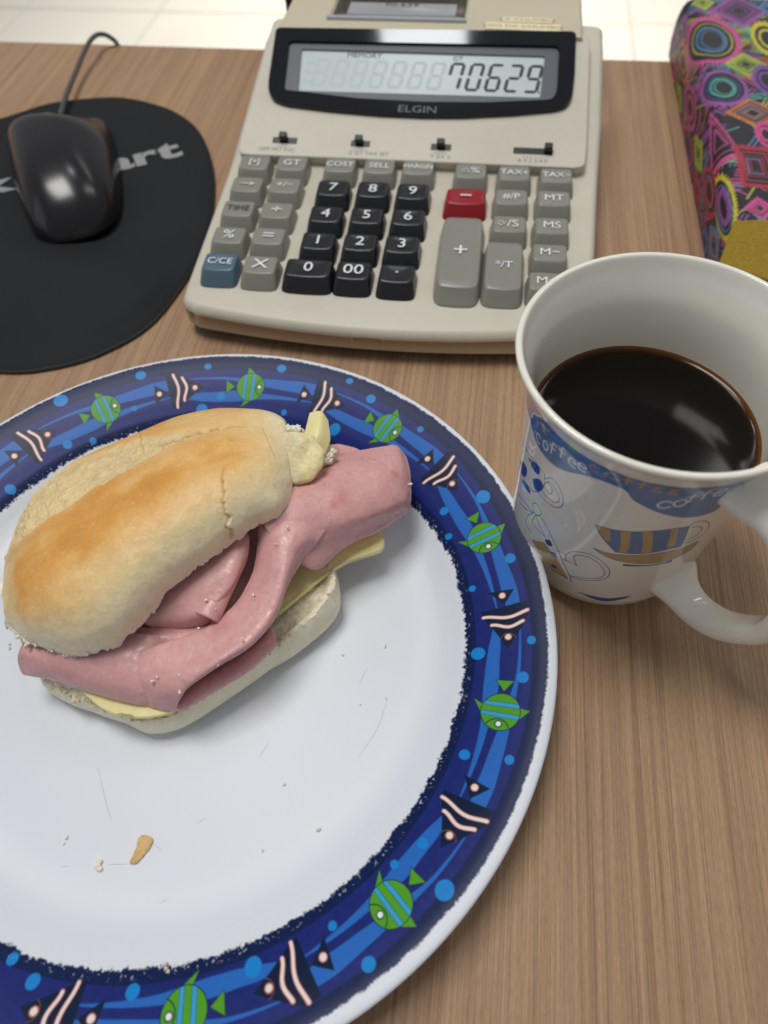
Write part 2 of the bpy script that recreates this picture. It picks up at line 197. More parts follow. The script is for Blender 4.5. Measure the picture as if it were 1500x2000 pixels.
def mk(name, V, F, mat, parent=None, smooth=True, col=None, origin=None):
    """one mesh object; V in world centimetres"""
    V = np.asarray(V, float)
    if parent is not None: org = np.array(root_of(parent).location)/S
    elif origin is not None: org = np.array(origin, float)
    else: org = np.array([V[:, 0].mean(), V[:, 1].mean(), V[:, 2].min()])
    me = bpy.data.meshes.new(name)
    L = (V-org)*S
    if isinstance(F, np.ndarray):
        n = len(F); k = F.shape[1]
        me.vertices.add(len(L)); me.vertices.foreach_set('co', L.ravel())
        me.loops.add(n*k); me.loops.foreach_set('vertex_index', F.astype(np.int32).ravel())
        me.polygons.add(n); me.polygons.foreach_set('loop_start', np.arange(0, n*k, k, dtype=np.int32))
        me.update(calc_edges=True)
    else:
        me.from_pydata([tuple(v) for v in L], [], [tuple(int(i) for i in f) for f in F]); me.update()
    if smooth: me.polygons.foreach_set('use_smooth', [True]*len(me.polygons))
    if col is not None:
        a = me.color_attributes.new('Col', 'FLOAT_COLOR', 'POINT')
        c = np.ones((len(V), 4)); c[:, :3] = col
        a.data.foreach_set('color', c.ravel())
    me.materials.append(mat)
    o = bpy.data.objects.new(name, me); COL.objects.link(o)
    if parent is not None:
        o.parent = parent
    else:
        o.location = Vector(org)*S
    return o

def gridf(nu, nv, cu=False, cv=False, flip=False):
    i = np.arange(nu if cu else nu-1); j = np.arange(nv if cv else nv-1)
    I, J = np.meshgrid(i, j, indexing='ij'); I2 = (I+1) % nu; J2 = (J+1) % nv
    q = np.stack([I*nv+J, I2*nv+J, I2*nv+J2, I*nv+J2], -1).reshape(-1, 4)
    return q[:, ::-1] if flip else q

def cr1(P, t):
    """Catmull-Rom along axis 0, t in [0, n-1]"""
    P = np.asarray(P, float); n = len(P)
    E = np.concatenate([[2*P[0]-P[1]], P, [2*P[-1]-P[-2]]])
    i = np.clip(np.floor(t).astype(int), 0, n-2); f = (t-i).reshape((-1,)+(1,)*(P.ndim-1))
    a, b, c, d = E[i], E[i+1], E[i+2], E[i+3]
    return 0.5*((2*b)+(-a+c)*f+(2*a-5*b+4*c-d)*f**2+(-a+3*b-3*c+d)*f**3)

def crclosed(P, n):
    P = np.asarray(P, float); m = len(P)
    t = np.linspace(0, m, n, endpoint=False); i = t.astype(int); f = (t-i)[:, None]
    a, b, c, d = P[(i-1) % m], P[i % m], P[(i+1) % m], P[(i+2) % m]
    return 0.5*((2*b)+(-a+c)*f+(2*a-5*b+4*c-d)*f**2+(-a+3*b-3*c+d)*f**3)

def surf(ctrl, nu, nv):
    """ctrl [u][v][3] -> grid nu x nv"""
    C = np.asarray(ctrl, float)
    A = cr1(C, np.linspace(0, C.shape[0]-1, nu))
    B = cr1(A.transpose(1, 0, 2), np.linspace(0, C.shape[1]-1, nv))
    return B.transpose(1, 0, 2)

def normals(P):
    du = np.gradient(P, axis=0); dv = np.gradient(P, axis=1)
    n = np.cross(du, dv); return n/np.maximum(np.linalg.norm(n, axis=-1, keepdims=True), 1e-9)

def hsh(ix, iy, iz, seed):
    h = (ix*374761393+iy*668265263+iz*1442695041+seed*974634777) & 0xffffffff
    h = ((h ^ (h >> 13))*1274126177) & 0xffffffff
    return ((h ^ (h >> 16)) & 0xffff)/65535.0

def noise(P, scale=1.0, octaves=3, seed=1):
    P = np.asarray(P, float)*scale; out = np.zeros(P.shape[:-1]); amp = 1.0; tot = 0
    for o in range(octaves):
        i = np.floor(P).astype(np.int64); f = P-i; f = f*f*(3-2*f)
        x, y, z = i[..., 0], i[..., 1], i[..., 2]; v = 0
        for dx in (0, 1):
            for dy in (0, 1):
                for dz in (0, 1):
                    w = (f[..., 0] if dx else 1-f[..., 0])*(f[..., 1] if dy else 1-f[..., 1])*(f[..., 2] if dz else 1-f[..., 2])
                    v = v+w*hsh(x+dx, y+dy, z+dz, seed+o)
        out += amp*(v*2-1); tot += amp; amp *= 0.5; P = P*2.03+17.1
    return out/tot

def noise2(x, y, scale=1.0, octaves=3, seed=1):
    return noise(np.stack([x, y, np.zeros_like(x)], -1), scale, octaves, seed)

def sm(a, b, x):
    t = np.clip((x-a)/(b-a), 0, 1); return t*t*(3-2*t)

# flat print: colours laid on a dense surface, in surface coordinates
class Canvas:
    def __init__(s, X, Y, base, soft):
        s.x = X.ravel(); s.y = Y.ravel(); s.c = np.tile(np.asarray(base, float), (s.x.size, 1)); s.h = soft
    def near(s, x0, x1, y0, y1):
        m = s.h*2
        return np.nonzero((s.x > x0-m) & (s.x < x1+m) & (s.y > y0-m) & (s.y < y1+m))[0]
    def mix(s, idx, a, color):
        a = a[:, None]; s.c[idx] = s.c[idx]*(1-a)+np.asarray(color)*a
    def circle(s, cx, cy, rx, color, ry=None, rot=0, w=None):
        ry = ry or rx; R = max(rx, ry); k = s.near(cx-R, cx+R, cy-R, cy+R)
        if not len(k): return
        dx = s.x[k]-cx; dy = s.y[k]-cy; c, n = math.cos(rot), math.sin(rot)
        u = (dx*c+dy*n)/rx; v = (-dx*n+dy*c)/ry
        d = (np.hypot(u, v)-1)*min(rx, ry)
        if w: d = np.abs(d)-w/2
        s.mix(k, np.clip(0.5-d/s.h, 0, 1), color)
    def stroke(s, pts, w, color, closed=False):
        pts = [tuple(p) for p in pts]
        if closed: pts = pts+[pts[0]]
        A = np.array(pts); k = s.near(A[:, 0].min()-w, A[:, 0].max()+w, A[:, 1].min()-w, A[:, 1].max()+w)
        if not len(k): return
        d = np.full(len(k), 1e9); px = s.x[k]; py = s.y[k]
        for (x1, y1), (x2, y2) in zip(pts[:-1], pts[1:]):
            ex, ey = x2-x1, y2-y1; L = ex*ex+ey*ey+1e-12
            t = np.clip(((px-x1)*ex+(py-y1)*ey)/L, 0, 1)
            d = np.minimum(d, np.hypot(px-x1-t*ex, py-y1-t*ey))
        s.mix(k, np.clip(0.5-(d-w/2)/s.h, 0, 1), color)
    def poly(s, pts, color):
        A = np.array(pts, float); k = s.near(A[:, 0].min(), A[:, 0].max(), A[:, 1].min(), A[:, 1].max())
        if not len(k): return
        px = s.x[k]; py = s.y[k]; ins = np.zeros(len(k), bool); d = np.full(len(k), 1e9)
        for i in range(len(A)):
            x1, y1 = A[i]; x2, y2 = A[(i+1) % len(A)]
            cond = ((y1 > py) != (y2 > py)); xx = (x2-x1)*(py-y1)/((y2-y1) if y2 != y1 else 1e-12)+x1
            ins ^= cond & (px < xx)
            ex, ey = x2-x1, y2-y1; L = ex*ex+ey*ey+1e-12
            t = np.clip(((px-x1)*ex+(py-y1)*ey)/L, 0, 1)
            d = np.minimum(d, np.hypot(px-x1-t*ex, py-y1-t*ey))
        d = np.where(ins, -d, d); s.mix(k, np.clip(0.5-d/s.h, 0, 1), color)

def spl(pts, n=8):
    P = np.array(pts, float); return cr1(P, np.linspace(0, len(P)-1, (len(P)-1)*n+1)).tolist()

# ---------------------------------------------------------------- materials
def mat(name, color=(0.8, 0.8, 0.8), rough=0.5, spec=0.5, attr=False, sss=0, ssr=(1, 0.4, 0.25), sscale=0.003, bump=None, vary=None, coat=0, metal=0, gloss=None):
    """bump: list of (scale per cm, height cm, detail); vary: list of (scale per cm, colour factor range)"""
    m = bpy.data.materials.new(name); m.use_nodes = True
    nt = m.node_tree; N = nt.nodes; Lk = nt.links; b = N['Principled BSDF']
    b.inputs['Roughness'].default_value = rough
    b.inputs['Specular IOR Level'].default_value = spec
    b.inputs['Metallic'].default_value = metal
    b.inputs['Coat Weight'].default_value = coat
    if sss:
        b.inputs['Subsurface Weight'].default_value = sss
        b.inputs['Subsurface Radius'].default_value = ssr
        b.inputs['Subsurface Scale'].default_value = sscale
    tc = N.new('ShaderNodeTexCoord')
    if attr:
        c = N.new('ShaderNodeAttribute'); c.attribute_name = 'Col'; src = c.outputs['Color']
    else:
        c = N.new('ShaderNodeRGB'); c.outputs[0].default_value = (*color, 1); src = c.outputs[0]
    for sc, lo, hi in (vary or []):
        n = N.new('ShaderNodeTexNoise'); n.inputs['Scale'].default_value = sc*100; n.inputs['Detail'].default_value = 4
        Lk.new(tc.outputs['Object'], n.inputs['Vector'])
        r = N.new('ShaderNodeMapRange'); r.inputs[1].default_value = 0.3; r.inputs[2].default_value = 0.7
        r.inputs[3].default_value = lo; r.inputs[4].default_value = hi
        Lk.new(n.outputs['Fac'], r.inputs[0])
        x = N.new('ShaderNodeVectorMath'); x.operation = 'SCALE'
        Lk.new(src, x.inputs[0]); Lk.new(r.outputs[0], x.inputs['Scale']); src = x.outputs[0]
    Lk.new(src, b.inputs['Base Color'])
    prev = None
    for sc, h, det in (bump or []):
        n = N.new('ShaderNodeTexNoise'); n.inputs['Scale'].default_value = sc*100; n.inputs['Detail'].default_value = det
        Lk.new(tc.outputs['Object'], n.inputs['Vector'])
        u = N.new('ShaderNodeBump'); u.inputs['Distance'].default_value = h*S; u.inputs['Strength'].default_value = 1
        Lk.new(n.outputs['Fac'], u.inputs['Height'])
        if prev: Lk.new(prev, u.inputs['Normal'])
        prev = u.outputs[0]
    if prev: Lk.new(prev, b.inputs['Normal'])
    if gloss:
        sc, lo, hi = gloss
        n = N.new('ShaderNodeTexNoise'); n.inputs['Scale'].default_value = sc*100; n.inputs['Detail'].default_value = 5
        Lk.new(tc.outputs['Object'], n.inputs['Vector'])
        r = N.new('ShaderNodeMapRange'); r.inputs[1].default_value = 0.35; r.inputs[2].default_value = 0.65
        r.inputs[3].default_value = lo; r.inputs[4].default_value = hi
        Lk.new(n.outputs['Fac'], r.inputs[0]); Lk.new(r.outputs[0], b.inputs['Roughness'])
    return m

def wood_material():
    m = bpy.data.materials.new('wood_laminate'); m.use_nodes = True
    nt = m.node_tree; N = nt.nodes; Lk = nt.links; b = N['Principled BSDF']
    tc = N.new('ShaderNodeTexCoord')
    def stretched(sx, sy, detail, rough, dist=0.0, seed=0.0):
        mp = N.new('ShaderNodeMapping'); mp.inputs['Scale'].default_value = (sx*100, sy*100, 1)
        mp.inputs['Location'].default_value = (seed, seed*0.37, 0)
        n = N.new('ShaderNodeTexNoise'); n.inputs['Scale'].default_value = 1; n.inputs['Detail'].default_value = detail
        n.inputs['Roughness'].default_value = rough; n.inputs['Distortion'].default_value = dist
        Lk.new(tc.outputs['Object'], mp.inputs[0]); Lk.new(mp.outputs[0], n.inputs['Vector']); return n.outputs['Fac']
    def ramp(src, stops):
        r = N.new('ShaderNodeValToRGB'); Lk.new(src, r.inputs[0]); e = r.color_ramp.elements
        while len(e) < len(stops): e.new(0.5)
        for k, (p, c) in enumerate(stops): e[k].position = p; e[k].color = (*c, 1)
        return r.outputs[0]
    def mul(a, c, fac=1.0):
        x = N.new('ShaderNodeMix'); x.data_type = 'RGBA'; x.blend_type = 'MULTIPLY'; x.inputs[0].default_value = fac
        Lk.new(a, x.inputs[6]); Lk.new(c, x.inputs[7]); return x.outputs[2]
    base = ramp(stretched(0.55, 0.012, 5, 0.6, 0.4, 3.1), [(0.30, lin(152, 122, 97)), (0.45, lin(175, 145, 114)), (0.58, lin(163, 131, 105)), (0.72, lin(188, 158, 124))])
    fine = ramp(stretched(7.5, 0.05, 6, 0.7, 0.15, 9.7), [(0.34, (0.71, 0.68, 0.65)), (0.46, (0.94, 0.93, 0.92)), (0.65, (1.11, 1.11, 1.09))])
    finer = ramp(stretched(24, 0.16, 4, 0.7, 0.1, 19.7), [(0.34, (0.78, 0.76, 0.74)), (0.5, (1.0, 1.0, 1.0)), (0.68, (1.12, 1.11, 1.10))])
    lines = ramp(stretched(1.5, 0.010, 2, 0.5, 0.3, 21.0), [(0.0, (1, 1, 1)), (0.480, (1, 1, 1)), (0.494, (0.78, 0.71, 0.68)), (0.506, (1, 1, 1))])
    pore = ramp(stretched(22, 3.0, 4, 0.65, 0.0, 5.0), [(0.32, (0.84, 0.82, 0.80)), (0.5, (1, 1, 1)), (0.70, (1.10, 1.10, 1.10))])
    fleck = ramp(stretched(34, 6.5, 2, 0.5, 0.6, 15.0), [(0.0, (1, 1, 1)), (0.66, (1, 1, 1)), (0.74, (1.22, 1.20, 1.18))])
    patch = ramp(stretched(0.12, 0.05, 3, 0.5, 0.3, 31.0), [(0.3, (0.95, 0.91, 0.90)), (0.7, (1.05, 1.05, 1.02))])
    c = mul(mul(mul(mul(mul(mul(base, fine), finer), lines), pore, 0.9), fleck), patch)
    Lk.new(c, b.inputs['Base Color'])
    b.inputs['Roughness'].default_value = 0.52; b.inputs['Specular IOR Level'].default_value = 0.35
    u = N.new('ShaderNodeBump'); u.inputs['Distance'].default_value = 0.006*S; u.inputs['Strength'].default_value = 1
    Lk.new(stretched(17, 1.6, 3, 0.6, 0.0, 5.0), u.inputs['Height']); Lk.new(u.outputs[0], b.inputs['Normal'])
    return m

WOOD = wood_material()
TILE = mat('pale_tile', lin(232, 226, 214), 0.3, vary=[(0.03, 0.97, 1.03)])
GROUT = mat('tile_grout', lin(200, 192, 178), 0.8)
MELA = mat('white_melamine', lin(223, 227, 235), 0.42, 0.35, bump=[(40, 0.0004, 2)])
PRINT = mat('printed_melamine', attr=True, rough=0.30, spec=0.12, bump=[(40, 0.0004, 2)])
SCRATCH = mat('knife_scratch', lin(196, 198, 205), 0.5)
CERAM = mat('glazed_ceramic', lin(244, 240, 228), 0.12, 0.5, coat=0.3, vary=[(0.5, 0.97, 1.02)], bump=[(0.8, 0.004, 2)])
MUGP = mat('printed_ceramic', attr=True, rough=0.10, spec=0.5, coat=0.3, bump=[(0.8, 0.004, 2)])
COFFEE = mat('black_coffee', attr=True, rough=0.10, spec=0.22)
BEIGE = mat('beige_abs_plastic', lin(206, 200, 184), 0.42, 0.4, bump=[(22, 0.0015, 2)], vary=[(0.25, 0.94, 1.03), (2.5, 0.98, 1.01)])
BEIGE2 = mat('beige_housing_plastic', lin(203, 193, 168), 0.42, 0.4, bump=[(22, 0.0012, 2)])
KEYG = mat('grey_key_plastic', lin(140, 138, 128), 0.28, 0.4, bump=[(20, 0.001, 2)])
KEYK = mat('black_key_plastic', lin(33, 34, 38), 0.28, 0.45, bump=[(20, 0.001, 2)])
KEYR = mat('red_key_plastic', lin(150, 22, 34), 0.28, 0.45)
KEYB = mat('slate_blue_key_plastic', lin(84, 108, 124), 0.28, 0.45)
INKW = mat('white_ink', lin(236, 238, 240), 0.5)
INKD = mat('dark_teal_ink', lin(52, 82, 90), 0.5)
INKG = mat('grey_ink', lin(110, 110, 108), 0.5)
INKB = mat('silver_ink', lin(92, 94, 98), 0.4)
GLBLK = mat('glossy_black_plastic', lin(14, 17, 22), 0.07, 0.5, bump=[(0.5, 0.002, 2)])
INNER = mat('dark_grey_frame', lin(88, 92, 99), 0.4)
LCD = mat('lcd_glass', lin(196, 208, 208), 0.25)
LCDD = mat('lcd_dark_segment', lin(34, 42, 43), 0.4)
LCDG = mat('lcd_faint_segment', lin(184, 196, 197), 0.4)
SWBLK = mat('black_switch', lin(16, 18, 22), 0.4)
CHROME = mat('clear_paper_cover', lin(176, 178, 184), 0.12, 0.6, bump=[(0.8, 0.02, 2)])
PAPER = mat('white_paper', lin(205, 206, 208), 0.6)
STICK = mat('cream_label_tape', lin(236, 226, 188), 0.5)
STICKT = mat('red_brown_ink', lin(150, 110, 90), 0.6)
RUBBER = mat('black_foam_cloth', lin(20, 24, 28), 0.75, 0.3, bump=[(30, 0.004, 2)], vary=[(0.2, 0.85, 1.15)])
TRIM = mat('pad_edge_trim', lin(58, 60, 60), 0.5)
LETTER = mat('pale_print', lin(150, 152, 152), 0.6)
MOUSE = mat('black_satin_plastic', lin(26, 23, 27), 0.22, 0.5, bump=[(25, 0.0006, 2)])
CORD = mat('dark_grey_cord', lin(78, 76, 76), 0.5)
BOXM = mat('printed_wrapping', attr=True, rough=0.5, spec=0.35, vary=[(3, 0.9, 1.1)])
MUST = mat('mustard_felt', lin(150, 124, 42), 0.85, 0.2, bump=[(12, 0.01, 4)], vary=[(9, 0.82, 1.15)])
CRUST = mat('bread_crust', attr=True, rough=0.42, spec=0.35, sss=0.12, ssr=(1.0, 0.6, 0.3), sscale=0.002,
            vary=[(2.2, 0.95, 1.05), (11, 0.93, 1.05), (38, 0.95, 1.05)], bump=[(1.6, 0.02, 3), (7, 0.012, 5), (34, 0.005, 3)])
CRUMB = mat('bread_crumb', attr=True, rough=0.85, spec=0.2, sss=0.25, ssr=(1.0, 0.8, 0.5), sscale=0.003,
            vary=[(6, 0.85, 1.1)], bump=[(6, 0.03, 5), (18, 0.012, 4)])
FLAKE = mat('bread_flake', attr=True, rough=0.85, spec=0.2)
HAM = mat('cooked_ham', attr=True, rough=0.34, spec=0.5, sss=0.15, ssr=(1.0, 0.45, 0.4), sscale=0.0025,
          vary=[(1.1, 0.93, 1.06), (7, 0.95, 1.05)], bump=[(2.0, 0.016, 3), (8, 0.007, 5), (30, 0.0018, 3)], gloss=(4, 0.20, 0.52))
CHEESE = mat('yellow_cheese', lin(246, 230, 168), 0.38, 0.45, sss=0.35, ssr=(1.0, 0.75, 0.3), sscale=0.004,
             vary=[(1.5, 0.96, 1.03)], bump=[(2, 0.015, 3), (12, 0.003, 3)])

# ---------------------------------------------------------------- floor and desk
floor = bpy.data.objects.new('floor', None); COL.objects.link(floor); floor.location = (0, 0, -74.6*S); floor['kind'] = 'structure'
def boxv(x0, x1, y0, y1, z0, z1):
    V = [(x, y, z) for z in (z0, z1) for y in (y0, y1) for x in (x0, x1)]
    F = [(0, 2, 3, 1), (4, 5, 7, 6), (0, 1, 5, 4), (2, 6, 7, 3), (0, 4, 6, 2), (1, 3, 7, 5)]
    return V, F
def bbox(x0, x1, y0, y1, z0, z1, r):
    """box with bevelled top edges"""
    V = []; F = []
    for z, k in ((z0, 0), (z1-r, 0), (z1-r*0.3, r*0.3), (z1, r)):
        V += [(x0+k, y0+k, z), (x1-k, y0+k, z), (x1-k, y1-k, z), (x0+k, y1-k, z)]
    for a in range(3):
        for j in range(4):
            F.append((a*4+j, a*4+(j+1) % 4, a*4+4+(j+1) % 4, a*4+4+j))
    F += [(12, 13, 14, 15), (3, 2, 1, 0)]
    return V, F
V, F = boxv(-420, 420, -160, 640, -75.6, -74.25); mk('grout', V, F, GROUT, floor, smooth=False)
XT = [-158.8-50.2*k for k in (4, 3, 2, 1)]+[-158.8, -112.0, -61.5, -11.5, 38.0, 88.0, 138.0, 188.0, 238.0, 288.0]
YT = [-50+49.5*k for k in range(13)]
tile_mesh = None
for i in range(len(XT)-1):
    for j in range(len(YT)-1):
        if not (150 < YT[j] < 420 and XT[i] > -330 and XT[i] < 240): continue
        V, F = bbox(XT[i]+0.45, XT[i+1]-0.45, YT[j]+0.4, YT[j+1]-0.4, -74.6, -74.0, 0.15)
        mk('tile', V, F, TILE, floor, smooth=False)

desk = empty('desk', (0, 10, -2.5), 'wood grain laminate desk top under all the things', 'desk')
V, F = boxv(-75, 75, -35, 51.35, -2.5, 0.0); mk('desk_top', V, F, WOOD, desk, smooth=False)
V, F = bbox(-75, 75, 51.35, 51.75, -2.5, -0.005, 0.05); mk('edge_band', V, F, WOOD, desk, smooth=False)

# ---------------------------------------------------------------- plate
PX, PY = -8.470, 8.314
plate = empty('dinner_plate', (PX, PY, 0), 'white round plate with a blue rim of green fish and striped fish', 'plate')
def lathe(prof, cx, cy, n=160, a0=0, a1=2*math.pi):
    closed = abs(a1-a0-2*math.pi) < 1e-6
    th = np.linspace(a0, a1, n, endpoint=not closed)
    P = np.array(prof, float)
    G = np.stack([cx+np.cos(th)[:, None]*P[:, 0], cy+np.sin(th)[:, None]*P[:, 0], np.tile(P[:, 1], (n, 1))], -1)
    return G.reshape(-1, 3), gridf(n, len(P), cu=closed)
def band_z(r):
    R_ = np.array([8.6, 8.8, 9.1, 9.5, 10.0, 10.6, 11.2, 11.7, 11.9, 11.97, 12.0]); Z_ = np.array([.74, .84, 1.035, 1.24, 1.44, 1.66, 1.86, 2.0, 2.03, 2.01, 1.96])
    x = np.linspace(8.6, 12.0, 800); t = np.interp(x, R_, np.arange(11.)); z = cr1(Z_[:, None], t)[:, 0]
    k = np.ones(61)/61; zs = np.convolve(np.pad(z, 30, mode='edge'), k, mode='valid'); b = np.clip((x-11.7)/.1, 0, 1); a0 = np.clip((8.9-x)/.1, 0, 1); b = np.maximum(b, a0)
    return np.interp(r, x, zs*(1-b)+z*b)
prof = [(0.001, 0.5), (3, 0.49), (6, 0.5), (7.2, 0.51), (7.8, 0.54), (8.3, 0.63), (8.6, 0.74), (8.82, 0.852)]
pp = cr1(np.array(prof), np.linspace(0, len(prof)-1, 50))
V, F = lathe(pp, PX, PY, 200); mk('well', V, F, MELA, plate)
under = [(12.0, 1.97), (11.95, 1.88), (11.7, 1.80), (10.5, 1.44), (9.2, 0.92), (8.4, 0.42), (7.8, 0.30), (7.6, 0.02), (7.3, 0.02), (7.2, 0.25), (0.001, 0.25)]
V, F = lathe(under, PX, PY, 200); mk('underside', V, F, MELA, plate)
# printed rim: polar grid, a = degrees, r = cm
ang = np.concatenate([np.linspace(-112, 162, 2500), np.linspace(162.8, 247.2, 90)])
rr = np.linspace(8.8, 12.0, 150)
TH, RR = np.meshgrid(np.radians(ang), rr, indexing='ij')
Zb = band_z(RR)
Vb = np.stack([PX+RR*np.cos(TH), PY+RR*np.sin(TH), Zb], -1).reshape(-1, 3)
WHITE = lin(223, 227, 235); NAVY = lin(18, 34, 78); PURP = lin(30, 42, 114); RIB = lin(42, 106, 190); BUB = lin(28, 132, 208)
GRN = lin(84, 158, 38); LBL = lin(60, 160, 215); DKL = lin(12, 30, 60); CREAM = lin(236, 224, 222); ORG = lin(196, 110, 80)
cv = Canvas(np.degrees(TH)*math.pi/180*10.5, RR, WHITE, 0.022)
aa = cv.x/10.5; cs, sn = np.cos(aa), np.sin(aa)
n_out = 0.7*noise2(cs*12, sn*12, 2.0, 3, 5)+0.9*noise2(cs*cv.y, sn*cv.y, 16.0, 4, 8)
n_in = noise2(cs*9, sn*9, 1.6, 3, 15)*0.6+1.0*noise2(cs*cv.y, sn*cv.y, 12.0, 4, 18)
deg = np.degrees(aa)
edge_out = 11.80-0.13*sm(40, -20, deg)-0.05*sm(-20, -60, deg)+0.05*sm(60, 130, deg)   # printed band sits a little off centre
a_out = np.clip((edge_out+0.055*n_out-cv.y)/0.045+0.5, 0, 1)
rin = 9.22-0.42*sm(20, 60, deg)*sm(110, 60, deg)+0.22*sm(-40, -100, deg)+0.10*sm(-5, -60, deg)
a_in = np.clip((cv.y-(rin+0.10*n_in))/0.055+0.5, 0, 1)
spk = np.clip(1-np.abs(cv.y-rin-.12)/.14, 0, 1)*sm(.42, .56, noise2(cs*cv.y, sn*cv.y, 17, 3, 44))
blue = a_out*a_in*(1-.6*spk)
core = np.clip((cv.y-(rin+0.33))/0.03+0.5, 0, 1)*np.clip((11.24+0.02*noise2(cs*12, sn*12, .4, 2, 3)-cv.y)/0.03+0.5, 0, 1)
mid = NAVY[None]*(1-core[:, None])+PURP[None]*core[:, None]
bcol = mid*(1+0.12*noise2(cs*cv.y, sn*cv.y, 5, 3, 33)+0.14*noise2(cs*cv.y, sn*cv.y, 16, 3, 34))[:, None]
sav = cv.c.copy()
cv.c = bcol.copy()
green = [124.4, 92.0, 58.3, 24.8, -8.9, -42.1, -72.9, -106.5, 157.0]
angel = [141.2, 108.2, 75.2, 42.3, 8.1, -25.9, -57.7, -89.6, 174.0]
def loc(am):            # motif frame: a = clockwise arc length, b = outward
    s0 = math.radians(am)*10.5
    return lambda a, b, s0=s0: (s0-a, 10.5+b)
# ribbons from each angel fish to the next, running clockwise
seq = sorted(angel, reverse=True)
for k in range(len(seq)-1):
    L = (seq[k]-seq[k+1])*math.pi/180*10.5
    q = loc(seq[k])
    t = np.linspace(0, 1, 26)
    c1 = np.interp(t, [0, .25, .5, .75, 1], [-0.30, -0.42, -0.38, -0.30, -0.22]); w1 = np.interp(t, [0, .15, .38, .6, 1], [.06, .36, .46, .22, .01])
    c2 = np.interp(t, [0, .3, .5, .7, 1], [0.42, 0.36, 0.22, 0.20, 0.30]); w2 = np.interp(t, [0, .35, .6, .85, 1], [.02, .12, .34, .50, .40])
    for c_, w_ in ((c1, w1), (c2, w2)):
        up = [q(tt*L, c+w/2) for tt, c, w in zip(t, c_, w_)]; dn = [q(tt*L, c-w/2) for tt, c, w in zip(t, c_, w_)]
        cv.poly(up+dn[::-1], RIB)
for a, r, s_ in D['bub']:
    cv.circle(math.radians(a)*10.5, r, s_*1.02, BUB, ry=s_)
for k, am in enumerate(green):
    q = loc(am)
    cv.poly([q(-1.0, -.27), q(-1.0, .27), q(-.64, 0)], GRN)
    cv.stroke([q(-1.0, -.27), q(-1.0, .27), q(-.64, 0)], 0.018, DKL, True)
    cv.poly([q(-.34, -.86), q(-.16, -.5), q(.14, -.54)], GRN); cv.stroke([q(-.34, -.86), q(-.16, -.5), q(.14, -.54)], 0.018, DKL, True)
    cv.poly([q(-.16, .84), q(-.2, .5), q(.22, .5)], GRN); cv.stroke([q(-.16, .84), q(-.2, .5), q(.22, .5)], 0.018, DKL, True)
    c0 = q(0, 0); cv.circle(c0[0], c0[1], .585, DKL); cv.circle(c0[0], c0[1], .56, GRN)
    for a0, a1 in ((-.30, -.17), (.03, .16)):
        h0 = math.sqrt(.56**2-a0*a0)*.99; h1 = math.sqrt(.56**2-a1*a1)*.99
        cv.poly([q(a0, -h0), q(a0, h0), q(a1, h1), q(a1, -h1)], LBL)
        cv.stroke([q(a0, -h0), q(a0, h0)], .018, lin(30, 100, 90)); cv.stroke([q(a1, h1), q(a1, -h1)], .018, lin(30, 100, 90))
    arc = [(.58-.36*math.cos(t), .36*math.sin(t)) for t in np.linspace(-1.15, 1.15, 16)]
    cv.stroke([q(a, b) for a, b in arc if a*a+b*b < .585**2], .03, DKL)
    e = q(.37, .02); cv.circle(e[0], e[1], .11, DKL); cv.circle(e[0], e[1], .075, lin(235, 238, 242))
for am in angel:
    q = loc(am)
    cv.poly([q(-1.0, -.42), q(-.92, .40), q(-.45, .02)], DKL)
    e = q(-.78, .0); cv.circle(e[0], e[1], .115, ORG); cv.circle(e[0], e[1], .09, CREAM)
    cv.poly([q(-.45, .72), q(-.32, -.74), q(-.05, -.66), q(1.08, .02), q(.0, .72)], DKL)
    for a0, b0, b1 in ((-.06, -.68, .70), (.27, -.44, .52)):
        bb = np.linspace(b0, b1, 22); ph = 5.6*(bb-b0)/(b1-b0)
        pts = [q(a0-.075*math.cos(p)-.03*b, b) for p, b in zip(ph, bb)]
        cv.stroke(pts, .125, ORG); cv.stroke(pts, .085, CREAM)
    arc = [(.80-.24*math.cos(t), .04+.24*math.sin(t)) for t in np.linspace(-1.3, 1.3, 12)]
    cv.stroke([q(a, b) for a, b in arc], .018, lin(120, 90, 80))
    e = q(.68, .04); cv.circle(e[0], e[1], .115, ORG); cv.circle(e[0], e[1], .085, CREAM)
colp = sav*(1-blue[:, None])+cv.c*blue[:, None]
mk('printed_rim', Vb, gridf(len(ang), len(rr), cu=True), PRINT, plate, col=colp)

def tube(path, r, n=8, squash=1.0):
    """tube along a 3-D path; r scalar or list"""
    P = np.array(path, float); m = len(P); R = np.ones(m)*r if np.isscalar(r) else np.array(r, float)
    T = np.gradient(P, axis=0); T /= np.linalg.norm(T, axis=1, keepdims=True)
    up = np.array([0, 0, 1.0]); V = []
    for k in range(m):
        s_ = np.cross(T[k], up); s_ = s_/np.linalg.norm(s_) if np.linalg.norm(s_) > 1e-3 else np.array([1.0, 0, 0])
        u_ = np.cross(s_, T[k])
        for j in range(n):
            t = 2*math.pi*j/n; V.append(P[k]+R[k]*(math.cos(t)*s_+squash*math.sin(t)*u_))
    F = [tuple(f) for f in gridf(m, n, cv=True)]
    F += [tuple(range(n-1, -1, -1)), tuple((m-1)*n+j for j in range(n))]
    return V, F
for s_ in D['scr']:
    pts = np.array(s_)
    d = np.hypot(pts[:, 0]-PX, pts[:, 1]-PY)
    pts[:, 2] = np.interp(d, pp[:, 0], pp[:, 1])+0.003
    pts = cr1(pts, np.linspace(0, len(pts)-1, 10))
    w_ = 0.006*np.sin(np.linspace(0.15, 3.0, 10))+0.002
    V, F = tube(pts, w_, 6, 0.3); mk('scratch', V, F, SCRATCH, plate)

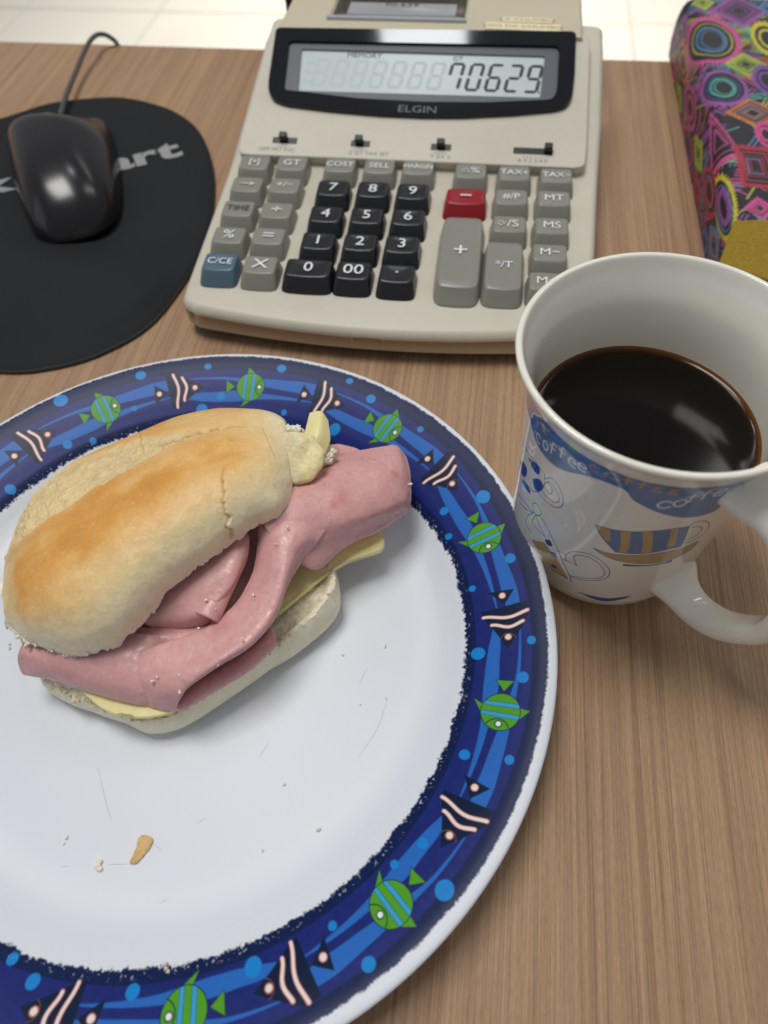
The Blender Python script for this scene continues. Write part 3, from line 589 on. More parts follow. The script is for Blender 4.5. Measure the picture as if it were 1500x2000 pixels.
# ---------------------------------------------------------------- mug and coffee
MX, MY = 5.271, 14.326
RA, RB = 3.231, 0.044
mug = empty('coffee_mug', (MX, MY, 0), 'white ceramic mug with blue coffee lettering band and drawn cups', 'mug')
body = [(7.4, 3.556), (7.8, 3.60), (8.2, 3.69), (8.6, 3.82), (8.9, 3.97), (9.08, 4.09), (9.19, 4.135), (9.26, 4.11), (9.285, 4.04), (9.26, 3.965), (9.15, 3.91), (8.9, 3.82), (8.5, 3.66), (8.0, 3.50), (7.4, 3.41), (6.6, 3.36), (5.0, 3.29), (2.0, 3.13), (1.0, 2.95), (0.6, 2.4), (0.55, 0.001)]
bp = cr1(np.array([(r, z) for z, r in body]), np.linspace(3, len(body)-1, 110))
V, F = lathe(bp, MX, MY, 200); mk('rim_and_inside', V, F, CERAM, mug)
foot = [(0.001, 0.12), (2.3, 0.12), (2.4, 0.01), (2.65, 0.0), (2.8, 0.06), (2.95, 0.22), (3.12, 0.5), (3.22, 0.8), (RA+RB*1.05, 1.05)]
fp = cr1(np.array(foot), np.linspace(0, len(foot)-1, 50))
th = np.linspace(-3.85, 0.3, 1150); zz = np.linspace(0, 1, 420)
# outer wall: printed zone is dense, from the foot curve up to the flare
prof_r = np.concatenate([fp[30:, 0], RA+RB*np.linspace(1.1, 7.4, 60)]); prof_z = np.concatenate([fp[30:, 1], np.linspace(1.1, 7.4, 60)])
flare = [(r, z) for z, r in body[:4]]
fl = cr1(np.array(flare), np.linspace(0.1, 3, 20)); prof_r = np.concatenate([prof_r, fl[:, 0]]); prof_z = np.concatenate([prof_z, fl[:, 1]])
arc = np.concatenate([[0], np.cumsum(np.hypot(np.diff(prof_r), np.diff(prof_z)))]); u = np.linspace(0, arc[-1], 400)
pr_, pz_ = np.interp(u, arc, prof_r), np.interp(u, arc, prof_z)
TH, PZ = np.meshgrid(th, pz_, indexing='ij'); PR = np.tile(pr_, (len(th), 1))
Vm = np.stack([MX+PR*np.cos(TH), MY+PR*np.sin(TH), PZ], -1).reshape(-1, 3)
MW = lin(232, 229, 218); MB = lin(90, 122, 168); MT = lin(182, 156, 108); ML = lin(62, 88, 150); MLW = lin(214, 222, 232)
cv = Canvas(TH*3.45, PZ, MW, 0.02)
A_ = D['mugart']
band = [A_['band'][0]]
for p in sorted(A_['band'], key=lambda p: p[0])[1:]:
    if p[0]-band[-1][0] > .2: band.append(p)
bx = np.array([p[0] for p in band]); bz = np.array([p[1] for p in band])
bpts = [(x, z) for x, z in zip(bx, bz)]
top = 8.34
bl = spl(bpts, 6)
cv.poly([(bl[0][0]-0.05, top)]+bl+[(bl[-1][0]+0.1, top)], MB)
# handwriting: strokes in a unit letter box (x 0-1, y 0-1)
GL = {'c': [[(.85, .8), (.45, .95), (.12, .6), (.18, .2), (.55, .02), (.9, .18)]],
      'o': [[(.5, .95), (.12, .6), (.3, .08), (.7, .05), (.9, .5), (.7, .9), (.5, .95)]],
      'f': [[(.85, 1.25), (.55, 1.3), (.42, .9), (.42, -.1)], [(.1, .62), (.8, .66)]],
      'e': [[(.12, .5), (.82, .58), (.7, .92), (.35, .92), (.1, .5), (.3, .05), (.85, .1)]],
      'E': [[(.75, 1.0), (.35, .95), (.2, .72), (.55, .55), (.2, .4), (.25, .05), (.85, .08)]],
      'C': [[(.9, .95), (.3, .8), (.15, .3), (.6, .0), (1.0, .25)]]}
def letter(ch, x, z, w, h, slope, color, wd=0.06):
    for st in GL[ch]:
        pts = [(x+(a-.5)*w, z+(b-.5)*h+(a-.5)*w*slope) for a, b in st]
        cv.stroke(spl(pts, 4) if len(pts) > 2 else pts, wd, color)
w1 = A_['w1']; 
for ch, p in zip('coffee', w1): letter(ch, p[0], p[1], .30, .34, -.15, MLW)
t1 = A_['t1']
for ch, p in zip(['e', 'e', 'E', 'c', 'C', 'f', 'f', 'E', 'E'], t1): letter(ch, p[0], p[1], .30 if ch != 'C' else .42, .30, 0.0, MT, .05)
for ch, p in zip('coffee', A_['w2']): letter(ch, p[0], p[1], .38, .36, .15, MLW)
cv.poly(A_['cup'], MB)
for s_ in A_['stripes']: cv.poly(s_, MT)
cv.stroke(A_['cup'], .035, ML, True)
for s_ in A_['chand']: cv.stroke(spl(s_, 5), .035, ML)
cv.poly(spl(A_['saucer']+[A_['saucer'][0]], 4), MT); cv.stroke(spl(A_['saucer']+[A_['saucer'][0]], 4), .03, ML); cv.poly(A_['sbase'], ML)
for s_ in A_['tan']: cv.poly(s_, MT)
for s_ in A_['blobs']: cv.poly(spl(s_+[s_[0]], 4), ML)
for s_ in A_['spirals']: cv.stroke(spl(s_, 5) if len(s_) > 2 else s_, .032, ML)
mk('printed_wall', Vm, gridf(len(th), len(u)), MUGP, mug, col=cv.c)
# rest of the wall (behind) and the foot
th2 = np.linspace(0.3, 2*math.pi-3.85, 70)
G = np.stack([MX+np.cos(th2)[:, None]*pr_[::6], MY+np.sin(th2)[:, None]*pr_[::6], np.tile(pz_[::6], (70, 1))], -1)
mk('back_wall', G.reshape(-1, 3), gridf(70, G.shape[1]), CERAM, mug)
V, F = lathe(fp[:31], MX, MY, 160); mk('foot', V, F, CERAM, mug)
# handle: flattened strap in a vertical plane through the mug axis
az = math.radians(-52); ca, sa = math.cos(az), math.sin(az)
hp = [(3.05, 1.95), (3.7, 1.66), (4.45, 1.62), (5.2, 2.0), (5.85, 2.8), (6.3, 3.8), (6.3, 5.0), (5.95, 6.0), (5.3, 6.8), (4.5, 7.25), (3.3, 7.35)]
H = cr1(np.array(hp), np.linspace(0, len(hp)-1, 90)); T = np.gradient(H, axis=0); T /= np.linalg.norm(T, axis=1, keepdims=True)
nrm = np.stack([T[:, 1], -T[:, 0]], 1)
kk = np.linspace(0, 1, 90); wid = 0.60+0.35*np.exp(-(kk/0.09)**2)+0.30*np.exp(-((1-kk)/0.09)**2); thk = 0.34+0.18*np.exp(-(kk/0.08)**2)+0.18*np.exp(-((1-kk)/0.08)**2)
V = []
for k in range(90):
    for j in range(28):
        t = 2*math.pi*j/28; cx_, sx_ = math.cos(t), math.sin(t)
        a = wid[k]*np.sign(cx_)*abs(cx_)**0.8; b = thk[k]*np.sign(sx_)*abs(sx_)**0.85
        r_ = H[k, 0]+nrm[k, 0]*b; z_ = H[k, 1]+nrm[k, 1]*b
        V.append((MX+ca*r_-sa*a, MY+sa*r_+ca*a, z_))
mk('handle', V, gridf(90, 28, cv=True), CERAM, mug)

cz, cr_ = 6.19, 3.345
th = np.linspace(0, 2*math.pi, 160, endpoint=False); q = np.concatenate([np.linspace(0.001, 0.9, 20), np.linspace(0.91, 1.0, 24)])
R = q*cr_; zc = cz+0.11*np.exp(-(cr_-R)/0.09)
V = np.stack([MX+np.cos(th)[:, None]*R, MY+np.sin(th)[:, None]*R, np.tile(zc, (160, 1))], -1)
e_ = np.exp(-(cr_-R)/0.07)[:, None]
colc = np.tile(lin(10, 6, 4)*(1-e_)+lin(124, 76, 34)*e_, (160, 1, 1))
o = mk('coffee', V.reshape(-1, 3), gridf(160, len(q), cu=True), COFFEE, None, col=colc.reshape(-1, 3), origin=(MX, MY, cz))
tag(o, 'black coffee filling the white mug', 'coffee')

# ---------------------------------------------------------------- ham and cheese roll
sand = empty('ham_and_cheese_sandwich', (-8.5, 9.5, 0.52), 'crusty bread roll stuffed with folded pink ham and cheese slices on the plate', 'sandwich')
CRM = lin(246, 222, 166); GOLD = lin(230, 172, 90); BROWN = lin(200, 130, 56); PALE = lin(250, 238, 202); WCR = lin(247, 241, 224)

def closed_sheet(P, th, nz=None):
    """thick sheet under the grid P (top surface), rounded rim"""
    n = normals(P)
    if n[..., 2].mean() < 0: n = -n
    nu, nv, _ = P.shape
    T = th if np.isscalar(th) else th[..., None]
    mid = P-n*T*0.5; low = P-n*T
    # rim loop of the middle layer is pushed outward a little
    du = P[0]-P[1]; mid[0] += 0.25*th*du/np.maximum(np.linalg.norm(du, axis=-1, keepdims=True), 1e-6)
    du = P[-1]-P[-2]; mid[-1] += 0.25*th*du/np.maximum(np.linalg.norm(du, axis=-1, keepdims=True), 1e-6)
    dv = P[:, 0]-P[:, 1]; mid[:, 0] += 0.25*th*dv/np.maximum(np.linalg.norm(dv, axis=-1, keepdims=True), 1e-6)
    dv = P[:, -1]-P[:, -2]; mid[:, -1] += 0.25*th*dv/np.maximum(np.linalg.norm(dv, axis=-1, keepdims=True), 1e-6)
    idx = np.arange(nu*nv).reshape(nu, nv)
    loop = np.concatenate([idx[0, :], idx[1:, -1], idx[-1, -2::-1], idx[-2:0:-1, 0]])
    V = np.concatenate([P.reshape(-1, 3), mid.reshape(-1, 3)[loop], low.reshape(-1, 3)])
    N0 = nu*nv; m = len(loop); lp = np.arange(m); ln = (lp+1) % m
    F1 = gridf(nu, nv); F2 = gridf(nu, nv, flip=True)+N0+m
    F3 = np.stack([loop[lp], loop[ln], N0+ln, N0+lp], -1); F4 = np.stack([N0+lp, N0+ln, N0+m+loop[ln], N0+m+loop[lp]], -1)
    return V, np.concatenate([F1, F2, F3, F4])

# --- top half of the roll
nu, nv = 640, 300
C = np.array(D['bun'], float)                        # 11 stations x 7
uu = np.linspace(0, 10, nu); vv = np.linspace(0, 6, nv)
UU, VV = np.meshgrid(uu, vv, indexing='ij')
jag = 0.10+0.30*noise2(uu, uu*0, 2.3, 5, 40)+0.10*noise2(uu, uu*0, 17.0, 3, 41)*sm(-.2, .4, noise2(uu, uu*0, 3.1, 2, 43))
jag = jag*sm(0.2, 0.8, uu)
Vw = VV-np.clip(jag, -0.15, 0.5)[:, None]*sm(4.6, 6, VV)       # ragged torn lower edge
A_u = cr1(C, uu)                                     # nu x 7 x 3
E_ = np.concatenate([2*A_u[:, :1]-A_u[:, 1:2], A_u, 2*A_u[:, -1:]-A_u[:, -2:-1]], 1)
i = np.clip(np.floor(Vw).astype(int), 0, 5); f = (Vw-i)[..., None]; I = np.arange(nu)[:, None]
a, b, c, d = E_[I, i], E_[I, i+1], E_[I, i+2], E_[I, i+3]
P = 0.5*((2*b)+(-a+c)*f+(2*a-5*b+4*c-d)*f**2+(-a+3*b-3*c+d)*f**3)
nn = normals(P)
if nn[..., 2].mean() < 0: nn = -nn
afrac = np.interp(VV, [0, 1, 2, 3, 4, 5, 6], [-0.3, 0, .15, .38, .64, .87, 1.0])    # position across, far silhouette 0, near edge 1
slo = np.interp(UU, [0, 0.4, 1, 2, 3, 4, 5, 6, 7], [-.05, 0.0, .06, .155, .195, .195, .18, .165, .165])
shi = np.interp(UU, [0, 0.4, 1, 2, 3, 4, 5, 6, 7], [-.2, -.15, -.06, -.02, 0.0, .035, .065, .125, .160])
wob = 0.012*noise2(UU, VV, 3.5, 3, 50)
scar = sm(-0.012, 0.012, slo+wob-afrac)*sm(-0.012, 0.012, afrac-shi-wob*0.6)*sm(7.3, 6.6, UU)*sm(0.15, 0.5, UU)
n3 = noise(P, 1.0, 3, 60); n3f = noise(P, 3.2, 4, 61); n3x = noise(P, 11, 3, 62)
lip = np.exp(-((afrac-slo-0.012)/0.018)**2)*sm(7.4, 6.4, UU)*sm(0.3, 0.9, UU)
crackline = 6.72+0.22*np.sin(afrac*7)+0.12*noise2(VV, VV*0, 4, 3, 70)-0.35*sm(.62, 1.0, afrac)
crk = sm(0, 0.05, UU-crackline)*sm(0.42, 0.55, afrac)
crk_line = np.exp(-((UU-crackline)/0.028)**2)*sm(0.40, 0.55, afrac)
crk2 = np.exp(-((UU-8.15-0.9*(afrac-.25)+0.05*noise2(VV, VV*0, 6, 2, 72))/0.02)**2)*sm(.12, .2, afrac)*sm(.55, .42, afrac)
disp = 0.05*n3+0.012*n3f-scar*(0.06-0.09*n3f-0.05*n3x-0.09*noise(np.stack([UU*1.2, afrac*26, 0*UU], -1), 1.0, 4, 66))+0.02*lip+0.12*crk*sm(8.8, 7.0, UU)-0.02*crk_line-0.02*crk2
edge = sm(0.90, 1.0, afrac)
disp += edge*(0.05*n3f+0.02*n3x)
cross = np.exp(-((UU-5.0-0.1*n3f)/0.02)**2)*sm(.16, .10, afrac)*sm(0, .03, afrac)
disp -= 0.03*cross
P = P+nn*disp[..., None]
crk3 = np.exp(-((afrac-(0.5*(slo+shi)+.012*noise2(UU, UU*0, 9, 3, 74)))/0.007)**2)*sm(5.1, 5.7, UU)*sm(7.7, 7.3, UU)
P = P-nn*(0.07*crk3)[..., None]
t1 = np.exp(-((afrac-0.34)/0.26)**2)*sm(0.1, 1.3, UU)*sm(9.2, 6.5, UU)
t2 = sm(0.16, -0.05, afrac)*sm(2.5, 4.5, UU)*sm(9.0, 6.5, UU)
t3 = np.exp(-((afrac-0.62)/0.16)**2)*np.exp(-((UU-1.3)/1.5)**2)*0.55
strk = noise(np.stack([UU*.8, afrac*9, 0*UU], -1), 1.0, 4, 67)
toast = np.clip((0.80*t1+0.72*t2+.8*t3)*(1+0.25*n3+0.10*n3f+.35*strk)+0.10*n3+0.03, 0, 1.25)
pale = sm(0.50, 0.92, afrac+.12*n3)+0.8*sm(7.4, 9.0, UU+.4*n3)
c0 = CRM[None, None]*(1-np.clip(pale, 0, 1)[..., None])+PALE[None, None]*np.clip(pale, 0, 1)[..., None]
col = c0*(1-np.clip(toast*1.25, 0, 1)[..., None])+GOLD*np.clip(toast*1.25, 0, 1)[..., None]
br = sm(0.60, 1.10, toast)[..., None]*0.5; col = col*(1-br)+BROWN*br
stre = noise(np.stack([UU*1.2, afrac*26, 0*UU], -1), 1.0, 4, 66)
fleckw = sm(.35, .6, noise(P, 14, 3, 68))[..., None]*.25; col = col*(1-fleckw)+lin(246, 234, 200)*fleckw
sc_c = lin(230, 206, 156)*(1+0.16*n3f+0.12*n3x+0.16*stre)[..., None]
col = col*(1-scar[..., None])+sc_c*scar[..., None]
gl = np.exp(-((afrac-slo-0.035)/0.03)**2)*sm(7.2, 6, UU)*sm(.4, 1.0, UU)*0.28
col = col*(1-gl[..., None])+BROWN*gl[..., None]
hl = np.clip(scar*sm(0.25, 0.5, n3f)*sm(-.2, .2, n3x), 0, 1)[..., None]*0.45; col = col*(1-hl)+lin(166, 122, 70)*hl
ck = np.clip(crk_line*.5+crk2*.5+cross*.5+crk3*.9, 0, .8)[..., None]; col = col*(1-ck)+lin(190, 140, 80)*ck
we = sm(0.955, 1.0, afrac)[..., None]; col = col*(1-we)+WCR*we
top_bun = mk('top_bun', P.reshape(-1, 3), gridf(nu, nv), CRUST, sand, col=np.clip(col, 0, 1).reshape(-1, 3))
# torn crumb inside of the top half: from the near edge up and back to the far edge
ns = 46
E1 = P[:, -1]; E0 = P[:, 0]
tt = np.linspace(0, 1, ns)[None, :, None]
Q = E1[:, None]*(1-tt)+E0[:, None]*tt
Q[..., 2] += 0.85*np.sin(np.pi*np.clip(tt[..., 0]*1.1, 0, 1))**0.7*sm(0, .7, uu)[:, None]*sm(10, 9.3, uu)[:, None]
nq = noise(Q, 2.2, 4, 80)
Q += (np.array([0.0, 0, 1])*(0.16*nq)[..., None])*np.minimum(tt*8, 1)
outw = (E1-E0); outw[:, 2] = 0; outw /= np.linalg.norm(outw, axis=1, keepdims=True)
fw = (0.10+0.16*sm(3.0, 1.2, uu)*sm(.1, .6, uu)+0.08*np.clip(noise2(uu, uu*0, 2.2, 2, 83), -.5, 1))[:, None]*np.array([.35, .8, 1.0, .7, .3])[None]
fr_ = noise(np.repeat(Q[:, 1:2], 5, 1)+np.arange(5)[None, :, None]*.10, 9, 3, 81)
fr_ = np.sign(fr_)*np.abs(fr_*1.6)**.8
Q[:, 1:6] += outw[:, None]*(fw*1.3+0.20*fr_*(sm(10, 9.5, uu)*(.35+.9*sm(-.3, .5, noise2(uu, uu*0, 2.7, 2, 44))))[:, None])[..., None]; Q[:, 1:6, 2] -= 0.03+.05*np.arange(5)[None]-.05*fr_
mk('crumb', Q.reshape(-1, 3), gridf(nu, ns), CRUMB, top_bun, col=np.clip(WCR*(1+.06*nq)[..., None], 0, 1).reshape(-1, 3))
# end caps
for kk in (0, -1):
    G = P[kk][None]*(1-np.linspace(0, 1, 6)[:, None, None])+cr1(Q[kk], np.linspace(ns-1, 0, nv))[None]*np.linspace(0, 1, 6)[:, None, None]
    mk('end_crust', G.reshape(-1, 3), gridf(6, nv), CRUST, top_bun, col=np.tile(PALE, (6*nv, 1)))
# crumb flakes hanging from the torn edge: uncountable, one part
def blob(c, r, seed, n=7, sq=1.0, amp=.6, fr=1.7):
    t = np.linspace(0, math.pi, n); p = np.linspace(0, 2*math.pi, n+3, endpoint=False)
    T, Pp = np.meshgrid(t, p, indexing='ij')
    d = np.stack([np.sin(T)*np.cos(Pp), np.sin(T)*np.sin(Pp), sq*np.cos(T)], -1)
    k = np.maximum(1+amp*noise(d+seed, fr, 3, seed % 97), .15)
    return (np.array(c)+r*d*k[..., None]).reshape(-1, 3), gridf(n, n+3, cv=True)
def blobs(name, centers, radii, mat_, parent, base, kind=None, amp=.6, jit=.05, n=7, fr=1.7):
    Vs, Fs, Cs, o = [], [], [], 0
    for i_, (c_, r_) in enumerate(zip(centers, radii)):
        v, f_ = blob(c_, r_, 3+i_*7, n=n, amp=amp, fr=fr); Vs.append(v); Fs.append(f_+o); o += len(v)
        Cs.append(np.tile(np.clip(base*(1+rng.normal(0, jit)), 0, 1), (len(v), 1)))
    ob = mk(name, np.concatenate(Vs), np.concatenate(Fs), mat_, parent, col=np.concatenate(Cs))
    if kind: ob['kind'] = kind
    return ob
cs_, rs_ = [], []
for k in range(500):
    a = int(rng.uniform(14, nu-30)); p_ = Q[a, int(rng.uniform(1, 5))].copy()
    p_ += rng.normal(0, .02, 3)
    cs_.append(p_); rs_.append(abs(rng.normal(0.018, 0.012))+0.010)
blobs('crumb_flakes', cs_, rs_, FLAKE, top_bun, WCR, 'stuff', 0.9)
# torn lump of bread at the right-hand end
def lump(name, ring, h0, top, parent, colf, mat_, seed, n=120, m=60, rough=.07, flat=0.0):
    L = crclosed(ring, n); c_ = L.mean(0); k = np.linspace(1, 0, m)[:, None, None]
    zr = np.sqrt(np.clip(1-k[..., 0]**2.6, 0, 1))
    G = c_[None, None]+(L[None]-c_[None, None])*k; G[..., 2] += h0*zr
    U = c_[None, None]+(L[None]-c_[None, None])*k[::-1]; U[..., 2] -= top*np.sqrt(np.clip(1-k[::-1][..., 0]**2.6, 0, 1))
    G = np.concatenate([U, G[1:]])
    nrm_ = G-c_[None, None]; nrm_ /= np.maximum(np.linalg.norm(nrm_, axis=-1, keepdims=True), .05)
    G = G+nrm_*(rough*1.5*noise(G, 1.3, 2, seed)+.05*noise(G, 6, 3, seed+1)*sm(.3, -.1, G[..., 0]-c_[0]))[..., None]
    return mk(name, G.reshape(-1, 3), gridf(G.shape[0], n, cv=True), mat_, parent, col=np.clip(colf(G), 0, 1).reshape(-1, 3))
def nubc(G):
    s_ = sm(-0.15, 0.25, (G[..., 0]-G[..., 0].mean())+0.25*(G[..., 1]-G[..., 1].mean())+0.15*noise(G, 2, 3, 90))[..., None]
    return lin(226, 214, 178)*(1+.10*noise(G, 6, 3, 91))[..., None]*(1-s_)+lin(244, 228, 176)*s_
nub = lump('torn_bread', D['nub'], .35, .5, sand, nubc, CRUMB, 95, rough=.16)
blobs('bread_tuft', [(D['nub3'][0][0]+rng.normal(0, .13), D['nub3'][0][1]+rng.normal(0, .10), 3.95+rng.normal(0, .08)) for k in range(12)], [abs(rng.normal(.10, .03))+.03 for k in range(12)], FLAKE, nub, WCR, 'stuff', .7, .03, 16, 2.6)
blobs('bread_tuft', [(D['nub2'][0][0]+rng.normal(0, .10), D['nub2'][0][1]+rng.normal(0, .16), 3.72+rng.normal(0, .08)) for k in range(14)], [abs(rng.normal(.11, .03))+.03 for k in range(14)], FLAKE, nub, WCR, 'stuff', .7, .03, 16, 2.6)

# --- bottom half of the roll
n = 360
rim = crclosed(D['bb_rim'], n); bel = crclosed(D['bb_bel'], n); rim[:, :2] += (bel-rim)[:, :2]*.40; rim[:, :2] += .07*np.stack([noise(rim, 4, 3, 99), noise(rim, 4, 3, 98)], -1); rim[:, :2] += .06*np.stack([noise(rim, 11, 2, 199), noise(rim, 11, 2, 198)], -1); rim[:, 2] += .05*noise(rim, 3, 3, 97)+.04*noise(rim, 12, 2, 96); cen = np.array([rim[:, 0].mean(), rim[:, 1].mean(), 1.75])
rows = []
cb = np.array([cen[0], cen[1], 0.54])
for k in np.linspace(0, 1, 12): rows.append((cb, 'bot', k))
low = bel.copy(); low[:, :2] = cen[:2]+(bel[:, :2]-cen[:2])*0.90; low[:, 2] = 0.60
rws = [cb+(low-cb)*k for k in np.linspace(0.02, 1, 10)]
crv = np.stack([low, bel+(low-bel)*.35+np.array([0, 0, -.12]), bel, bel+(rim-bel)*.45+np.array([0, 0, .10]), rim])
crv[1, :, :2] = cen[:2]+(bel[:, :2]-cen[:2])*0.975; crv[1, :, 2] = 0.78
rws += list(cr1(crv, np.linspace(0, 4, 46))[1:])
G = np.stack(rws)
gc = lin(244, 234, 204)[None, None]*(1+0.04*noise(G, 1.2, 3, 101))[..., None]*np.ones_like(G)
nG = normals(G); nG = nG*np.sign(np.sum(nG*(G-cen), -1, keepdims=True)+1e-9)
G[10:] += nG[10:]*(0.035*noise(G[10:], 1.0, 3, 102)+0.01*noise(G[10:], 4, 3, 103))[..., None]
bot = mk('bottom_bun', G.reshape(-1, 3), gridf(len(rws), n, cv=True), CRUST, sand, col=np.clip(gc, 0, 1).reshape(-1, 3))
edge_r = G[-1]
kk = np.linspace(0, 1, 46)[:, None, None]
G2 = edge_r[None]*(1-kk)+(cen[None, None])*kk
dist = np.linalg.norm((edge_r-cen)[None]*kk, axis=-1)
rel = sm(0, .12, dist)
nz_ = noise(G2, 2.6, 4, 110)
G2[..., 2] = edge_r[None, :, 2]*(1-sm(0, .5, dist))+1.72*sm(0, .5, dist)+rel*(0.17*nz_+0.05*noise(G2, 9, 3, 111))+0.10*sm(0, .15, dist)*sm(.6, .2, dist)
G2[..., :2] += (0.10*noise(G2, 5, 3, 112)*rel)[..., None]*np.array([1, 1.0])
mk('crumb', G2.reshape(-1, 3), gridf(46, n, cv=True), CRUMB, bot, col=np.clip(lin(248, 240, 214)*(1+.06*noise(G2, 7, 3, 113))[..., None], 0, 1).reshape(-1, 3))
cs_, rs_ = [], []
for k in range(420):
    a = int(rng.uniform(-30, 175)) % n; p_ = edge_r[a].copy(); inw = (cen-p_); inw /= np.linalg.norm(inw)
    p_ += inw*abs(rng.normal(0.08, .10))+np.array([rng.normal(0, .03), rng.normal(0, .03), rng.normal(.05, .05)])
    cs_.append(p_); rs_.append(abs(rng.normal(0.022, 0.013))+0.012)
blobs('crumb_flakes', cs_, rs_, FLAKE, bot, lin(230, 216, 180), 'stuff', .9)
wq = lambda x, y, z: (x, y, z)

# --- ham
PINK = lin(217, 164, 162); DEEP = lin(188, 122, 128); LITE = lin(232, 192, 184)
def hamcol(P, spots=True):
    n1 = noise(P, 0.9, 3, 120)[..., None]; n2 = noise(P, 3.0, 3, 121)[..., None]; n4 = noise(P, 9, 2, 122)[..., None]
    fat = sm(.50, .62, noise(P*np.array([1, 1, 1.0]), 5.5, 3, 123))[..., None]*.35; c_ = PINK*(1+.05*n1+.045*n4); c_ = c_*(1-fat)+lin(238, 206, 196)*fat; k = np.clip(n2-.25, 0, 1)*1.2; c_ = c_*(1-k*.5)+LITE*k*.5
    k = np.clip(-n1-.30, 0, 1)*1.6; c_ = c_*(1-k*.5)+DEEP*k*.5
    if spots:
        for (x, y, r_) in SPOTS:
            k = np.exp(-(((P[..., 0]-x)**2+(P[..., 1]-y)**2)/r_**2))[..., None]; c_ = c_*(1-.5*k)+lin(196, 96, 102)*k*.5
    return np.clip(c_, 0, 1)
SPOTS = D['spots']
def ham(name, ctrl, nu, nv, th=.17, amp=.03, label=None):
    P = surf(ctrl, nu, nv); nn = normals(P); nn *= np.sign(nn[..., 2].mean())
    P = P+nn*(amp*noise(P, 1.3, 3, 130)+.3*amp*noise(P, 4.5, 3, 131))[..., None]
    V, F = closed_sheet(P, th)
    o = mk(name, V, F, HAM, sand, col=hamcol(V))
    if label: o['label'] = label
    return o
ham('ham_slice', D['ham_base'], 60, 70, .15)
ham('ham_slice', D['ham_back'], 30, 40, .12)
ham('ham_slice', D['ham_left'], 60, 90, .15, .025, 'ham slice folded at the lower left')
ham('ham_slice', D['ham_lower'], 50, 80, .11)
ham('ham_slice', D['ham_under'], 40, 60, .12)
ham('ham_slice', D['ham_roll'], 70, 80, .15, .025)
ham('ham_slice', D['ham_fold'], 150, 60,   .12, .03, 'long folded ridge of ham')
ham('ham_slice', D['ham_flap'], 110, 130, .14, .03, 'ham flap hanging out at the right')
# small curl at the end of the rolled slice
p = cr1(np.array(D['ham_curl']), np.linspace(0, 2, 40)); ax = np.gradient(p, axis=0); ax /= np.linalg.norm(ax, axis=1, keepdims=True)
u_ = np.cross(ax, [0, 0, 1.0]); u_ /= np.linalg.norm(u_, axis=1, keepdims=True); v_ = np.cross(u_, ax)
t = np.linspace(-0.9, 5.4, 48)
rad = 0.27+0.08*np.linspace(0, 1, 48)
G = p[:, None]+(np.cos(t)[None, :, None]*u_[:, None]+.75*np.sin(t)[None, :, None]*v_[:, None])*(rad[None, :, None]*np.linspace(1.15, .8, 40)[:, None, None])
V, F = closed_sheet(G, .10); mk('ham_slice', V, F, HAM, sand, col=hamcol(V, False))['label'] = 'small rolled curl of ham'

# --- cheese
def slab(name, ring, th, mat_, parent, n=140, jag=.012, rnd=.04, seed=140, sag=0):
    L = crclosed(ring, n); c_ = L.mean(0)
    L = L+np.stack([jag*noise(L, 6, 2, seed), jag*noise(L, 6, 2, seed+1), 0*L[:, 0]], -1)
    rows = []
    for k, dz in ((0.02, 0), (.25, 0), (.5, 0), (.75, 0), (.93, 0), (None, (1, 0)), (None, (0, -rnd)), (None, (0, -th+rnd)), (None, (1, -th)), (.9, -th), (.5, -th), (.02, -th)):
        if k is None:
            q = L+(c_-L)/np.linalg.norm(c_-L, axis=1, keepdims=True)*rnd*dz[0]; q = q+np.array([0, 0, dz[1]])
        else: q = c_+(L-c_)*k+np.array([0, 0, dz])
        rows.append(q)
    G = np.stack(rows); G[..., 2] += .02*noise(G, 1, 2, seed+3)
    return mk(name, G.reshape(-1, 3), gridf(len(rows), n, cv=True, flip=True), mat_, parent)
slab('cheese_slice', D['cheese_right'], .22, CHEESE, sand)['label'] = 'pale cheese slice sticking out at the right'
slab('cheese_slice', D['cheese_left'], .16, CHEESE, sand, seed=150)['label'] = 'pale cheese slice peeking out at the lower left'
P = surf(D['cheese_top'], 30, 40); V, F = closed_sheet(P, .12); mk('cheese_slice', V, F, CHEESE, sand)['label'] = 'yellow cheese corner behind the bread'
# fat and crumb bits lying on the ham
cs_, rs_ = [], []
for (x, y, z) in D['bits']:
    for k in range(2): cs_.append((x+rng.normal(0, .03), y+rng.normal(0, .03), z-.02)); rs_.append(abs(rng.normal(.02, .01))+.01)
blobs('crumb_bits', cs_, rs_, FLAKE, sand, WCR, 'stuff', .9)

# ---------------------------------------------------------------- crumbs on the plate
def platez(x, y):
    d_ = math.hypot(x-PX, y-PY); return float(np.interp(d_, pp[:, 0], pp[:, 1])) if d_ < 8.8 else float(band_z(d_))
L = np.array(D['crust_crumb'], float)
def flake(name, ring, h, label, colr):
    L = crclosed(ring, 60); L[:, :2] += .03*np.stack([noise(L, 8, 2, 160), noise(L, 8, 2, 161)], -1)
    c_ = L.mean(0); rows = []
    for k, z in ((1, 0), (1.02, h*.5), (.93, h), (.7, h*1.1), (.4, h*.95), (.02, h)):
        q = c_+(L-c_)*k; q[:, 2] = platez(c_[0], c_[1])+.004+z; rows.append(q)
    G = np.stack(rows); G[2:, :, 2] += .05*noise(G[2:], 12, 3, 162)
    o = mk(name, G.reshape(-1, 3), gridf(6, 60, cv=True), CRUMB, None, col=np.clip(colr*(1+.22*noise(G, 12, 3, 163))[..., None], 0, 1).reshape(-1, 3))
    return tag(o, label, 'crumb')
flake('crust_crumb', D['crust_crumb'], .09, 'golden brown flake of bread crust lying alone on the white plate', lin(224, 188, 134))
